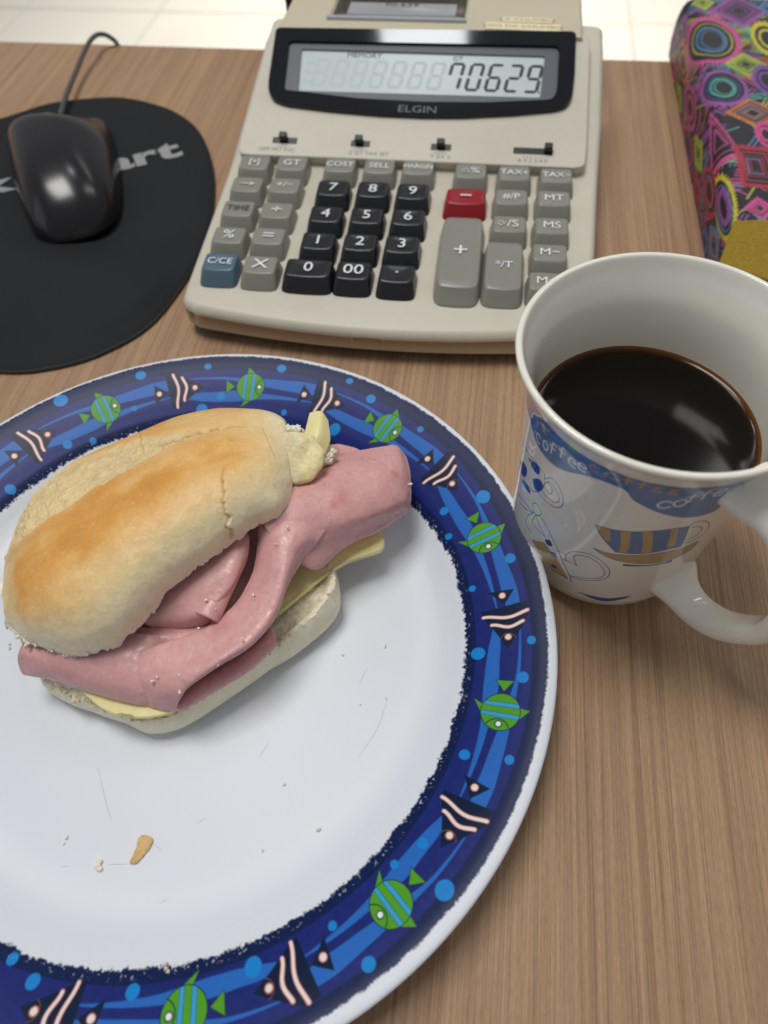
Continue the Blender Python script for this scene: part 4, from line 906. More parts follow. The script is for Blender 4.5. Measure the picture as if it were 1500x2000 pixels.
LB = [None, 'fluffy white bread crumb with two lobes beside the brown crust flake', 'tiny white crumb up and left of the fluffy white crumb',
      'pale yellowish crumb on the lower right of the plate well', 'faint crumb between the crust flake and the sandwich, right of centre',
      'upper crumb below the right-hand end of the sandwich', 'cream crumb near the right inner edge of the plate', 'small grey crumb beside the long scratch at right',
      'small crumb left of the long scratch at right', 'tiny white speck right of the brown crust flake', 'tan crumb at the bottom edge of the plate well beside the blue rim',
      'pale crumb at the left of the sandwich', 'crumb under the overhanging cheese slice']
SZ = [0, .085, .045, .05, .035, .04, .03, .03, .03, .03, .06, .06, .03]
for k in range(1, len(LB)):
    x, y, _ = D['crumbs'][k]; z = platez(x, y); m_ = 5 if k == 1 else 3
    Vs, Fs, o_ = [], [], 0
    for j in range(m_):
        off = rng.normal(0, SZ[k]*.75, 2); r_ = SZ[k]*rng.uniform(.6, 1.0)
        v, f_ = blob((x+off[0], y+off[1], z+r_*.7), r_, 31+k*11+j*5, amp=.8); v[:, 2] = np.maximum(v[:, 2], z+.002)
        Vs.append(v); Fs.append(f_+o_); o_ += len(v)
    V = np.concatenate(Vs)
    o = mk('bread_crumb', V, np.concatenate(Fs), FLAKE, None, col=np.tile(WCR if k < 3 else lin(232, 226, 206), (len(V), 1)))
    tag(o, LB[k], 'crumb', 'crumbs scattered on the plate')

# ---------------------------------------------------------------- printing calculator
calc = empty('printing_calculator', (-4.5, 32, 0), 'beige desktop printing calculator showing 70629 on its tilted display', 'calculator')
KC = D['calc']
YS = [22.6, 23.5, 29.0, 33.4, 37.0, 41.5, 44.5]
def xl(y): return np.interp(y, YS, [-13.25, -13.27, -13.40, -13.50, -13.28, -13.0, -12.9])
def xr(y): return np.interp(y, YS, [4.85, 4.92, 5.22, 5.40, 5.45, 5.35, 5.3])
def ztop(y): return np.interp(y, [22.5, 23.4, 24.3, 33.0, 33.9, 41.5, 43.4, 44.5], [1.52, 1.72, 1.86, 2.28, 2.45, 4.95, 5.15, 4.9])
# plan outline with rounded corners and a bowed front
out = []
for x in np.linspace(-12.6, 4.2, 60): out.append((x, 22.56+.0098*(x+4.6)**2))
def arcp(cx, cy, r, a0, a1, n=12): return [(cx+r*math.cos(math.radians(t)), cy+r*math.sin(math.radians(t))) for t in np.linspace(a0, a1, n)]
out += arcp(4.25, 23.95, .68, -75, 0)
for y in np.linspace(24.2, 42.6, 50): out.append((float(xr(y)), y))
out += arcp(4.55, 43.2, .8, 10, 90)
for x in np.linspace(4.4, -12.1, 30): out.append((x, 44.0))
out += arcp(-12.2, 43.2, .8, 90, 170)
for y in np.linspace(42.6, 24.4, 50): out.append((float(xl(y)), y))
out += arcp(-12.62, 23.95, .66, 180, 262)
OUT = np.array(out)
def dist_out(X, Y):
    d = np.full(X.shape, 1e9)
    for k in range(len(OUT)):
        x1, y1 = OUT[k]; x2, y2 = OUT[(k+1) % len(OUT)]; ex, ey = x2-x1, y2-y1; L = ex*ex+ey*ey+1e-12
        t = np.clip(((X-x1)*ex+(Y-y1)*ey)/L, 0, 1); d = np.minimum(d, np.hypot(X-x1-t*ex, Y-y1-t*ey))
    return d
def extents(y):
    xs = []
    for k in range(len(OUT)):
        (x1, y1), (x2, y2) = OUT[k], OUT[(k+1) % len(OUT)]
        if (y1 <= y) != (y2 <= y): xs.append(x1+(y-y1)*(x2-x1)/(y2-y1))
    return min(xs), max(xs)
ym = OUT[:, 1].min()
yrow = np.concatenate([ym+0.004+np.linspace(0, 1, 30)**2*1.0, np.linspace(ym+1.1, 43.0, 90), 44.0-.003-np.linspace(1, 0, 14)**2*.95])
uc = np.sin(np.linspace(-math.pi/2, math.pi/2, 110))
X = np.zeros((len(yrow), 110)); Y = np.tile(yrow[:, None], (1, 110))
for k, y in enumerate(yrow):
    a, b = extents(y); X[k] = (a+b)/2+(b-a)/2*uc
d = dist_out(X, Y); RB_ = 0.34
drop = RB_-np.sqrt(np.clip(RB_**2-np.clip(RB_-d, 0, RB_)**2, 0, None))
Z = ztop(Y)-drop
top_ = np.stack([X, Y, Z], -1)
nu_, nv_ = X.shape; idx = np.arange(nu_*nv_).reshape(nu_, nv_)
loop = np.concatenate([idx[0, :], idx[1:, -1], idx[-1, -2::-1], idx[-2:0:-1, 0]])
LP = top_.reshape(-1, 3)[loop]; m = len(loop)
r1 = LP.copy(); r1[:, 2] = 0.62; cc = np.array([-4.5, 33, 0])
r2 = LP.copy(); r2[:, 2] = 0.5; dirn = cc-LP; dirn[:, 2] = 0; dirn /= np.linalg.norm(dirn, axis=1, keepdims=True); r2 += dirn*.07
V = np.concatenate([top_.reshape(-1, 3), r1, r2]); N0 = nu_*nv_; lp = np.arange(m); ln = (lp+1) % m
F = np.concatenate([gridf(nu_, nv_), np.stack([loop[ln], loop[lp], N0+lp, N0+ln], -1), np.stack([N0+ln, N0+lp, N0+m+lp, N0+m+ln], -1)])
body_ = mk('case', V, F, BEIGE, calc)
V, F = boxv(-12.4, 4.3, 23.6, 50.0, .47, .52); mk('base_plate', V, F, SWBLK, calc, smooth=False)
for x in (-11.6, 3.4):
    for y in (25, 43): V, F = lathe([(.001, .48), (.5, .48), (.5, .02), (.001, .02)], x, y, 24); mk('rubber_foot', V, F, SWBLK, calc, smooth=False)

# display panel: everything on it lives in the panel's own tilted plane (x, v) with n = height above it
SL = math.atan2(2.5, 7.3); p0 = np.array([0, 33.9, 3.0]); EV = np.array([0, math.cos(SL), math.sin(SL)]); EN = np.array([0, -math.sin(SL), math.cos(SL)])
def pl(x, v, h=0.0): return p0+np.array([x, 0, 0])+EV*v+EN*h
def prism(name, ring, h0, h1, mat_, parent, bev=.03, smooth=False):
    """extruded outline in the panel plane with a bevelled top edge"""
    R_ = np.array(ring, float); c_ = R_.mean(0); n_ = len(R_); V = []
    area_ = np.sum(R_[:, 0]*np.roll(R_[:, 1], -1)-R_[:, 1]*np.roll(R_[:, 0], -1))
    if area_ < 0: R_ = R_[::-1]
    t_ = np.roll(R_, -1, 0)-np.roll(R_, 1, 0); t_ /= np.maximum(np.linalg.norm(t_, axis=1, keepdims=True), 1e-9)
    inn = np.stack([-t_[:, 1], t_[:, 0]], 1)
    for h, k in ((h0, 0), (h1-bev, 0), (h1-bev*.3, bev*.3), (h1, bev)):
        for q in R_+inn*k: V.append(pl(q[0], q[1], h))
    F = []
    for a_ in range(3):
        for j in range(n_): F.append((a_*n_+j, a_*n_+(j+1) % n_, (a_+1)*n_+(j+1) % n_, (a_+1)*n_+j))
    F.append(tuple(3*n_+j for j in range(n_)))
    return mk(name, V, F, mat_, parent, smooth=smooth)
def rounded(ring, r=.3, n=5):
    R_ = np.array(ring, float); o_ = []
    for k in range(len(R_)):
        a, b, c = R_[k-1], R_[k], R_[(k+1) % len(R_)]
        d1 = (a-b)/max(np.linalg.norm(a-b), 1e-9); d2 = (c-b)/max(np.linalg.norm(c-b), 1e-9); rr_ = min(r, np.linalg.norm(a-b)*.45, np.linalg.norm(c-b)*.45)
        s_, e_ = b+d1*rr_, b+d2*rr_
        for t in np.linspace(0, 1, n): o_.append((1-t)**2*s_+2*t*(1-t)*b+t*t*e_)
    return o_
pan = rounded([(-12.92, -.30), (-12.3, -.36), (-8, -.31), (-4, -.29), (0, -.28), (4.2, -.26), (4.62, -.10), (4.66, 1.0), (4.50, 7.93), (-12.5, 7.72), (-12.98, .4)], .35)
panel = prism('display_panel', pan, -.75, 0.0, BEIGE, calc, .06)
bez = rounded(KC['bezel'], .25)
def ringslab(name, outer, inner, h0, h1, mat_, parent, n=160):
    """frame between two outlines, resampled by angle about the inner centre"""
    def res(R_, c_):
        R_ = np.array(R_+[R_[0]], float); o_ = []
        for t in np.linspace(0, 2*math.pi, n, endpoint=False):
            dx, dy = math.cos(t), math.sin(t); best = None
            for (x1, y1), (x2, y2) in zip(R_[:-1]-c_, R_[1:]-c_):
                den = dx*(y2-y1)-dy*(x2-x1)
                if abs(den) < 1e-9: continue
                s_ = (x1*(y2-y1)-y1*(x2-x1))/den; w_ = (x1*dy-y1*dx)/den
                if s_ > 0 and -1e-6 <= w_ <= 1+1e-6: best = s_ if best is None else max(best, s_)
            o_.append(c_+np.array([dx, dy])*(best or 0))
        return np.array(o_)
    c_ = np.array(inner, float).mean(0); A, B = res([tuple(p) for p in outer], c_), res([tuple(p) for p in inner], c_)
    dA = (c_-A)/np.linalg.norm(c_-A, axis=1, keepdims=True)
    V = []
    for R_, h in ((A, h0), (A, h1-.03), (A+dA*.03, h1), (B, h1), (B, h0)): V += [pl(q[0], q[1], h) for q in R_]
    F = [tuple(f) for f in gridf(5, n, cv=True)]
    return mk(name, V, F, mat_, parent, smooth=False)
# resample needs plenty of corner angles: densify outlines first
def dens(R_, st=.05):
    o_ = []
    for a, b in zip(R_, R_[1:]+R_[:1]):
        a = np.array(a, float); b = np.array(b, float); k = max(1, int(np.linalg.norm(b-a)/st))
        for j in range(k): o_.append(tuple(a+(b-a)*j/k))
    return o_
inner = rounded(KC['inner'], .18); lcd = rounded([tuple(p) for p in KC['lcd']], .06, 3)
ringslab('window_bezel', bez, inner, -.02, .24, GLBLK, calc, 720)
ringslab('inner_frame', inner, lcd, -.02, .10, INNER, calc, 720)
screen = prism('lcd_screen', lcd, -.02, .02, LCD, calc, .003)
# seven segment digits
SEG = {'a': ((-.02, 1), (1.02, 1)), 'g': ((.0, .5), (1.0, .5)), 'd': ((-.02, 0), (1.02, 0)), 'f': ((0, .99), (0, .53)), 'b': ((1, .99), (1, .53)), 'e': ((0, .47), (0, .01)), 'c': ((1, .47), (1, .01))}
NUM = {'0': 'abcdef', '2': 'abged', '6': 'afgedc', '7': 'fabc', '9': 'gfabcd', '8': 'abcdefg'}
def digit(ch, x0, v0, w_, h_, sl_, mat_, name, th=.12, hh=.026):
    V, F = [], []
    for s_ in NUM[ch]:
        (a0, b0), (a1, b1) = SEG[s_]
        P0 = np.array([x0+a0*w_+sl_*b0, v0+b0*h_]); P1 = np.array([x0+a1*w_+sl_*b1, v0+b1*h_])
        t_ = (P1-P0)/np.linalg.norm(P1-P0); n_ = np.array([-t_[1], t_[0]])
        R_ = [P0, P0+t_*th*.5+n_*th*.5, P1-t_*th*.5+n_*th*.5, P1, P1-t_*th*.5-n_*th*.5, P0+t_*th*.5-n_*th*.5]
        o_ = len(V); V += [pl(q[0], q[1], hh) for q in R_]; F.append(tuple(range(o_+5, o_-1, -1)))
    return mk(name, V, F, mat_, screen, smooth=False)
DW, DH = .60, 1.62
xs = [-2.66, -1.64, -.64, .36, 1.36]
for ch, x in zip('70629', xs): digit(ch, x, 4.18, DW, DH, .24, LCDD, 'digit', .18)
for k in range(7): digit('8', -2.62-1.02*(k+1), 4.18, DW, DH, .24, LCDG, 'faint_digit', .17, .024)
V = [pl(2.02+a, 4.12+b, .027) for a, b in ((0, 0), (.1, 0), (.12, .1), (.02, .1))]; mk('decimal_point', V, [(0, 1, 2, 3)], LCDD, screen, smooth=False)
V = [pl(-.36+a, 5.74+b, .027) for a, b in ((0, .1), (.05, -.03), (.12, .1))]; mk('comma_mark', V, [(0, 1, 2)], LCDD, screen, smooth=False)

def text(name, body_t, size, M, mat_, parent, xsc=1.0, ext=.0, align='CENTER', bold=0.0):
    """flat lettering; M = 4x4 matrix (cm) placing it"""
    cu = bpy.data.curves.new(name, 'FONT'); cu.body = body_t; cu.size = size*S*1.35; cu.align_x = align; cu.align_y = 'CENTER'; cu.extrude = ext*S; cu.resolution_u = 3
    cu.offset = bold*S
    tmp = bpy.data.objects.new('tmp', cu); COL.objects.link(tmp)
    dg = bpy.context.evaluated_depsgraph_get(); me = bpy.data.meshes.new_from_object(tmp.evaluated_get(dg))
    bpy.data.objects.remove(tmp); bpy.data.curves.remove(cu)
    co = np.zeros(len(me.vertices)*3); me.vertices.foreach_get('co', co); co = co.reshape(-1, 3)/S; co[:, 0] *= xsc
    R3 = np.array(M.to_3x3()); tr = np.array(M.translation); org = np.array(root_of(parent).location)/S
    me.vertices.foreach_set('co', (((co@R3.T)+tr-org)*S).ravel()); me.materials.clear(); me.materials.append(mat_)
    me.name = name
    o = bpy.data.objects.new(name, me); COL.objects.link(o); o.parent = parent
    return o
def PM(x, v, h, rot=0):
    R_ = Matrix(((1, EV[0], EN[0]), (0, EV[1], EN[1]), (0, EV[2], EN[2])))
    if rot: R_ = R_ @ Matrix.Rotation(rot, 3, 'Z')
    return Matrix.Translation(Vector(pl(x, v, h))) @ R_.to_4x4()
text('brand_print', 'ELGIN', .44, PM(-3.95, 2.62, .246), INKB, calc, 1.25)
text('memory_print', 'MEMORY', .34, PM(-7.15, 6.16, .030), LCDD, screen, 1.0)
text('total_print', 'GT', .30, PM(-2.2, 6.12, .030), LCDD, screen)
for k, tx in enumerate(('AM', 'PM', 'TTL')): text('faint_print', tx, .26, PM(-9.95, 5.55-.62*k, .028), LCDG, screen)
# slide switches: recessed slot, knob and scale print
sw = [(-11.25, -9.95, -10.66, 'OFF PRT P·IC', -10.95), (-7.14, -6.16, -6.72, 'Σ GT TAX SET', -6.15), (-3.04, -2.02, -2.55, '↑ 5/4 ↓', -2.52), (1.08, 3.02, 2.78, 'A 0 2 3 4 F', 2.05)]
for x0, x1, xk, tx, xt in sw:
    s_ = prism('slide_switch', rounded([(x0, .42), (x1, .42), (x1, .80), (x0, .80)], .05, 3), 0.0, .012, SWBLK, calc, .005)
    prism('knob', rounded([(xk-.20, .52), (xk+.20, .52), (xk+.20, .86), (xk-.20, .86)], .06, 3), .01, .36, SWBLK, s_, .04)
    ticks = 'ı ı ı ı' if x1-x0 < 1.5 else 'ı ı ı ı ı ı'
    text('scale_print', ticks, .20, PM((x0+x1)/2, .27, .006), INKG, s_, 1.3)
    text('switch_print', tx, .23, PM(xt, .03, .006), INKG, s_, 1.05)

# printer housing behind the display
def housing():
    X0, X1, Y0, Y1, ZB, ZT = -12.1, 4.12, 41.0, 50.2, 2.0, 5.62
    hx0, hx1, hy0, hy1 = -9.45, -2.15, 42.5, 46.3
    V, F = [], []
    def ringr(x0, x1, y0, y1, z): V.extend([(x0, y0, z), (x1, y0, z), (x1, y1, z), (x0, y1, z)])
    ringr(X0-.35, X1+.1, Y0, Y1, ZB); ringr(X0-.3, X1+.08, Y0, Y1, ZT-.9); ringr(X0, X1, Y0, Y1-.2, ZT-.1); ringr(X0+.12, X1-.12, Y0, Y1-.4, ZT)
    ringr(hx0-.12, hx1+.12, hy0-.12, hy1+.1, ZT); ringr(hx0, hx1, hy0, hy1, ZT-.12); ringr(hx0+.1, hx1-.1, hy0+.1, hy1, ZT-1.3)
    for a in range(6):
        for j in range(4): F.append((a*4+j, a*4+(j+1) % 4, a*4+4+(j+1) % 4, a*4+4+j))
    F.append((24, 25, 26, 27)); return V, F
V, F = housing(); hs = mk('printer_housing', V, F, BEIGE2, calc, smooth=False)
V, F = boxv(-8.9, -2.75, 43.3, 46.0, 4.35, 5.1); mk('paper', V, F, PAPER, hs, smooth=False)
V, F = tube([(-9.2, 43.4, 5.05), (-2.4, 43.4, 5.05)], .42, 20); mk('paper_roller', V, F, CHROME, hs)
# clear cover: a shallow curved pane sloping into the opening
gx = np.linspace(-9.35, -2.25, 60); gy = np.linspace(0, 1, 16)
GX, GY = np.meshgrid(gx, gy, indexing='ij'); G = np.stack([GX, 42.52+3.5*GY, 5.42+.30*np.sin(GY*1.5)+.02*np.sin(GX*2)], -1)
GLASS = bpy.data.materials.new('clear_plastic'); GLASS.use_nodes = True
nt = GLASS.node_tree; pb = nt.nodes['Principled BSDF']; mxs = nt.nodes.new('ShaderNodeMixShader'); tr = nt.nodes.new('ShaderNodeBsdfTransparent'); gl_ = nt.nodes.new('ShaderNodeBsdfGlossy')
gl_.inputs['Roughness'].default_value = 0.06; fr = nt.nodes.new('ShaderNodeFresnel'); fr.inputs[0].default_value = 1.5; tr.inputs[0].default_value = (.86, .87, .9, 1)
nt.links.new(fr.outputs[0], mxs.inputs[0]); nt.links.new(tr.outputs[0], mxs.inputs[1]); nt.links.new(gl_.outputs[0], mxs.inputs[2]); nt.links.new(mxs.outputs[0], nt.nodes['Material Output'].inputs[0])
nt.nodes.remove(pb)
mk('clear_cover', G.reshape(-1, 3), gridf(60, 16), GLASS, hs)
V, F = bbox(-9.62, -2.0, 42.28, 42.55, 5.55, 5.78, .04); mk('cover_lip', V, F, CHROME, hs, smooth=False)
V, F = boxv(-9.6, -1.95, 46.2, 46.5, 5.5, 5.75); mk('tear_bar', V, F, CHROME, hs, smooth=False)
text('paper_print', '· 70.629 ·', .40, Matrix.Translation((-5.9, 45.7, 5.12)), INKG, hs, 1.4)
# label tapes stuck on the housing
def tape(x0, x1, y0, y1, z, tx, rot=-.02):
    M = Matrix.Translation(((x0+x1)/2, (y0+y1)/2, z)) @ Matrix.Rotation(rot, 4, 'Z')
    W_, H_ = (x1-x0)/2, (y1-y0)/2
    V = [tuple(M @ Vector(p)) for p in ((-W_, -H_, 0), (W_, -H_, 0), (W_, H_, 0), (-W_, H_, 0), (-W_, -H_, .03), (W_, -H_, .03), (W_, H_, .03), (-W_, H_, .03))]
    o_ = mk('label_tape', V, [(4, 5, 6, 7), (0, 1, 5, 4), (1, 2, 6, 5), (2, 3, 7, 6), (3, 0, 4, 7)], STICK, calc, smooth=False)
    text('tape_print', tx, .30, M @ Matrix.Translation((0, 0, .035)), STICKT, o_, 1.25)
tape(-.95, 2.95, 41.55, 42.35, 5.64, 'USO DA CHUMBO', -.03)
tape(-.15, 2.55, 42.45, 43.05, 5.64, 'CP CHUMBO', -.02)
tape(-.1, 2.4, 45.6, 46.4, 5.64, 'CALC', -.02)
V, F = bbox(-13.0, -11.9, 46.6, 49.5, 2.5, 5.2, .3); mk('side_lever', V, F, SWBLK, calc, smooth=False)

# keys
ROT = math.radians(0.6)
def key_mesh(wb, lb, wt, lt, z0, z1, back, n=48):
    """skirt and dished top with a bowed front edge; origin at the middle of the top face"""
    t = np.linspace(0, 2*math.pi, n, endpoint=False)
    def se(w_, l_, e=.22, bow=0.0):
        x = np.sign(np.cos(t))*np.abs(np.cos(t))**e*w_/2; y = np.sign(np.sin(t))*np.abs(np.sin(t))**e*l_/2
        y = np.where(y < -l_*.2, y-bow*(1-(2*x/w_)**2), y); return x, y
    rows = []; hh = z1-z0
    for w_, l_, z, yo, e, bow in ((wb, lb, z0-.25, back, .30, .06), (wb, lb, z0+.02, back, .30, .06), (wb*.97, lb*.97, z0+.10, back*.95, .26, .06), (wt+.10, lt+.12, z1-.12, back*.12, .22, .08), (wt+.03, lt+.03, z1-.03, 0, .22, .09), (wt-.03, lt-.03, z1, 0, .22, .09)):
        x, y = se(w_, l_, e, bow); rows.append(np.stack([x, y+yo, np.full(n, z)], -1))
    x, y = se(wt-.03, lt-.03, .22, .09)
    for k in (.8, .55, .3, .02):
        rows.append(np.stack([x*k, y*k, z1-.05*(1-(x*k/(wt/2))**2)*np.ones(n)*(1-k**3)], -1))
    G = np.stack(rows); return G.reshape(-1, 3), gridf(len(rows), n, cv=True)
KM = {'g': KEYG, 'G': KEYG, 'H': KEYG, 'k': KEYK, 'r': KEYR, 'b': KEYB}
for kname, x, y, kd in KC['keys']:
    zd = float(ztop(y)); zt_ = 2.55+.05*(y-25.6); wt, lt = 1.46, 1.06
    if kd == 'g' or kd == 'b': wt, lt = 1.44, 1.04
    wb, lb, bk = wt+.34, lt+.66, -.13
    if kname == '0': wt, wb = 2.02, 2.38; x += .0
    if kd == 'r': wt, wb = 1.78, 2.12
    if kd == 'G': lt, lb, wt, wb, bk = 4.6, 5.45, 1.78, 2.12, -.14; y += .05
    if kd == 'H': lt, lb, wt, wb, bk = 3.0, 3.72, 1.56, 1.90, -.14; y += .02
    slope = .05
    V, F = key_mesh(wb, lb, wt, lt, zd-zt_, 0, bk)
    V = V.copy(); c_, s_ = math.cos(ROT), math.sin(ROT)
    V = np.stack([x+V[:, 0]*c_-V[:, 1]*s_, y+V[:, 0]*s_+V[:, 1]*c_, zt_+V[:, 2]+slope*V[:, 1]], -1)
    kb = mk('key', V, F, KM[kd], calc)
    kb['label'] = {'g': 'grey key', 'G': 'tall grey plus key', 'H': 'tall grey total key', 'k': 'black number key', 'r': 'red minus key', 'b': 'slate blue clear key'}[kd]
    M = Matrix.Translation((x, y+.02, zt_+.012)) @ Matrix.Rotation(slope, 4, 'X') @ Matrix.Rotation(ROT, 4, 'Z')
    tx = kname; sz = .58; xs_ = 1.12
    if kd == 'k': sz = .62; xs_ = 1.1
    elif len(tx) >= 4: sz = .40; xs_ = 1.0
    elif len(tx) == 3: sz = .42; xs_ = 1.05
    elif len(tx) == 2: sz = .46; xs_ = 1.1
    if tx == 'MARGIN': sz = .34; xs_ = .85
    if tx == '00': xs_ = 1.15
    if tx in '÷=X': sz = .62; xs_ = 1.3
    if tx == '+': sz = .85; xs_ = 1.1
    if tx == '−' : sz = .75
    M.translation.z += 0 if kd != 'G' else 0
    if kname == '◇/S':
        text('legend', '/S', .50, M @ Matrix.Translation((.16, 0, 0)), INKW, kb, 1.1)
        V, F = tube([M @ Vector(p) for p in ((-.38, -.16, 0), (-.22, 0, 0), (-.38, .16, 0), (-.54, 0, 0), (-.38, -.16, 0))], .022, 6); mk('legend', V, F, INKW, kb)
    elif kname == '→':
        V, F = tube([M @ Vector(p) for p in ((-.38, 0, 0), (.34, 0, 0))], .028, 6); V2, F2 = tube([M @ Vector(p) for p in ((.14, .13, 0), (.38, 0, 0), (.14, -.13, 0))], .028, 6)
        V = list(V); o_ = len(V); V += list(V2); F = list(F)+[tuple(i+o_ for i in f) for f in F2]; mk('legend', V, F, INKW, kb)
    elif kname == 'Δ%':
        text('legend', '%', .46, M @ Matrix.Translation((.20, 0, 0)), INKW, kb, 1.1)
        V, F = tube([M @ Vector(p) for p in ((-.44, -.15, 0), (-.06, -.15, 0), (-.25, .16, 0), (-.44, -.15, 0))], .022, 6); mk('legend', V, F, INKW, kb)
    else:
        text('legend', tx, sz, M, INKD if tx == 'TIME' else INKW, kb, xs_, .004)

# ---------------------------------------------------------------- mouse pad and mouse
right = [p[:2] for p in D['pad']][::-1]                # upper left of frame ... round the right side ... lower left of frame
padring = right+[(-25.2, 20.2), (-29.8, 22.0), (-33.2, 25.6), (-34.8, 31.0), (-34.4, 37.0), (-32.9, 40.2)]
L = crclosed([(x, y, 0) for x, y in padring], 260); c_ = np.array([-25.0, 32.0, 0])
pad = empty('mouse_pad', (-25, 32, 0), 'black oval cloth mouse pad with pale lettering under the mouse', 'mouse pad')
kk = np.concatenate([np.linspace(0.01, .95, 60), [.965, .98, .992, .998, 1.0]])
G = c_+(L[None]-c_)*kk[:, None, None]
zz = .30-.10*np.clip((kk-.97)/.03, 0, 1)**2
G[..., 2] = zz[:, None]
bul = np.exp(-(((G[..., 0]+24)/9)**2+((G[..., 1]-25.2)/3.6)**2)**2)*sm(1.0, .9, kk)[:, None]
G[..., 2] += .75*bul+.004*noise(G, 1.2, 2, 200)
mk('cloth_top', G.reshape(-1, 3), gridf(len(kk), 260, cv=True, flip=False), RUBBER, pad)
rows = []
for k, z in ((1.0, .20), (1.006, .14), (1.004, .03), (.99, .005)):
    q = c_+(L-c_)*k; q[:, 2] = z; rows.append(q)
G = np.stack(rows); mk('edge_trim', G.reshape(-1, 3), gridf(4, 260, cv=True, flip=False), TRIM, pad)
p1, p2 = np.array(D['padtext'][0]), np.array(D['padtext'][1])
ang_ = math.atan2(*(p2-p1)[[1, 0]])
M = Matrix.Translation((p2[0]-.35, p2[1]+.55, .318)) @ Matrix.Rotation(ang_, 4, 'Z')
t_ = text('pad_print', 'smart', 1.95, M, LETTER, pad, 1.45, .002, 'RIGHT', .09)

p3 = np.array(D['padtext'][2]); M = Matrix.Translation((p3[0]+.55, p3[1], .318)) @ Matrix.Rotation(ang_, 4, 'Z')
text('pad_print', 'tek', 1.95, M, LETTER, pad, 1.45, .002, 'RIGHT', .09)
mouse = empty('computer_mouse', (-23, 34, .3), 'black wired computer mouse resting on the mouse pad', 'mouse')
L = crclosed(D['mouse'], 160); L[:, 2] = 0; c_ = np.array([L[:, 0].mean()-.2, L[:, 1].mean()-.6, 0]); L = c_+(L-c_)*np.array([.93, .97, 1])+np.array([.22, 0, 0])
k = np.linspace(0.01, 1, 60)
hgt = 2.55*(1-k**2.7)**.62
Ls = L.copy()
for it in range(60): Ls = (np.roll(Ls, 1, 0)+Ls+np.roll(Ls, -1, 0))/3
Ls = c_+(Ls-c_)*1.0
G = c_+((Ls-c_)[None]*(1-k**3)[:, None, None]+(L-c_)[None]*(k**3)[:, None, None])*k[:, None, None]
front = sm(35.5, 40.0, G[..., 1])
G[..., 2] = .80+hgt[:, None]*(1-.62*front)
low = []
for kq, z in ((1.005, .74), (1.0, .62), (.975, .5), (.95, .33)):
    q = c_+(L-c_)*kq; q[:, 2] = z; low.append(q)
mk('shell', G.reshape(-1, 3), gridf(60, 160, cv=True), MOUSE, mouse)
G = np.stack([c_+(L-c_)*1.0+np.array([0, 0, .80])]+low); mk('base_band', G.reshape(-1, 3), gridf(5, 160, cv=True), MOUSE, mouse)
p = cr1(np.array(D['cable']), np.linspace(0, len(D['cable'])-1, 120)); p = np.vstack([p, [[p[-1, 0]+.5, p[-1, 1]+2.4, -4], [p[-1, 0]+.5, p[-1, 1]+2.6, -20]]])
V, F = tube(p, .155, 12); mk('cord', V, F, CORD, mouse)
V, F = tube([p[0]+np.array([0, -.6, .05]), p[0], p[4], p[8]], [.36, .34, .30, .24], 14); mk('strain_relief', V, F, MOUSE, mouse)
wx, wy = D['wheel'][0][:2]
t = np.linspace(0, 2*math.pi, 40); V, F = lathe([(.001, -.22), (.42, -.22), (.5, -.14), (.5, .14), (.42, .22), (.001, .22)], 0, 0, 40)
V = np.stack([V[:, 2]+wx, V[:, 0]*.8+wy, V[:, 1]*.8+1.55], -1); mk('scroll_wheel', V, F, CORD, mouse)

# ---------------------------------------------------------------- patterned box with a mustard pad on top
bx_ = empty('patterned_box', (17.5, 39, 0), 'box wrapped in black paper with bright pink, yellow and blue doodles', 'box')
path = [(11.02, 0.0), (10.92, .8), (10.90, 1.6), (10.96, 2.3), (11.12, 2.85), (11.42, 3.14), (11.9, 3.24), (14, 3.26), (24, 3.26)]
pth = cr1(np.array([(a, b, 0) for a, b in path]), np.linspace(0, 8, 700))[:, :2]
al = np.concatenate([[0], np.cumsum(np.hypot(*np.diff(pth, axis=0).T))])
s0 = np.interp(12.0, pth[:, 0][400:], al[400:])        # arc length where x = 12 on the top
nA, nB = 230, 640
aa_ = np.linspace(0, al[-1], nA); px_, pz_ = np.interp(aa_, al, pth[:, 0]), np.interp(aa_, al, pth[:, 1])
yy_ = np.linspace(25.2, 52.6, nB)
AA, YY = np.meshgrid(aa_, yy_, indexing='ij')
lx = AA-s0+12.0                                        # unrolled: equals world x on the top face
cv = Canvas(lx, YY, lin(50, 48, 56), .05)
PALC = {'P': lin(172, 98, 178), 'K': lin(50, 48, 56), 'N': lin(224, 96, 158), 'Y': lin(228, 214, 66), 'B': lin(96, 148, 190), 'L': lin(190, 212, 82), 'C': lin(84, 94, 158), 'T': lin(96, 186, 176), 'V': lin(140, 88, 172), 'O': lin(226, 136, 62), 'R': lin(196, 62, 84)}
motifs = [tuple(m_) for m_ in D['boxmotif']]
motifs += [('e', 9.9, 47.5, .55, 2.2, 'OKBK'), ('e', 9.7, 42.6, .6, 2.2, 'NKVK'), ('d', 9.6, 38.0, .6, 1.8, 'LKLK'), ('e', 9.9, 34.0, .6, 2.0, 'RKBK'), ('d', 9.4, 30.4, .7, 1.6, 'BKOK'), ('e', 9.3, 27.5, .6, 1.6, 'PKNK'),
           ('d', 8.6, 46, .5, 2, 'LKL'), ('e', 8.6, 40.6, .5, 2, 'NKC'), ('d', 8.7, 36, .5, 2, 'RKN'), ('e', 8.5, 32, .5, 1.6, 'VKB'), ('d', 8.5, 28.5, .5, 1.5, 'OKN'), ('e', 8.5, 50, .5, 1.6, 'OKN')]
occ = [(m_[1], m_[2], max(m_[3], m_[4])) for m_ in motifs]
rb = random.Random(5)
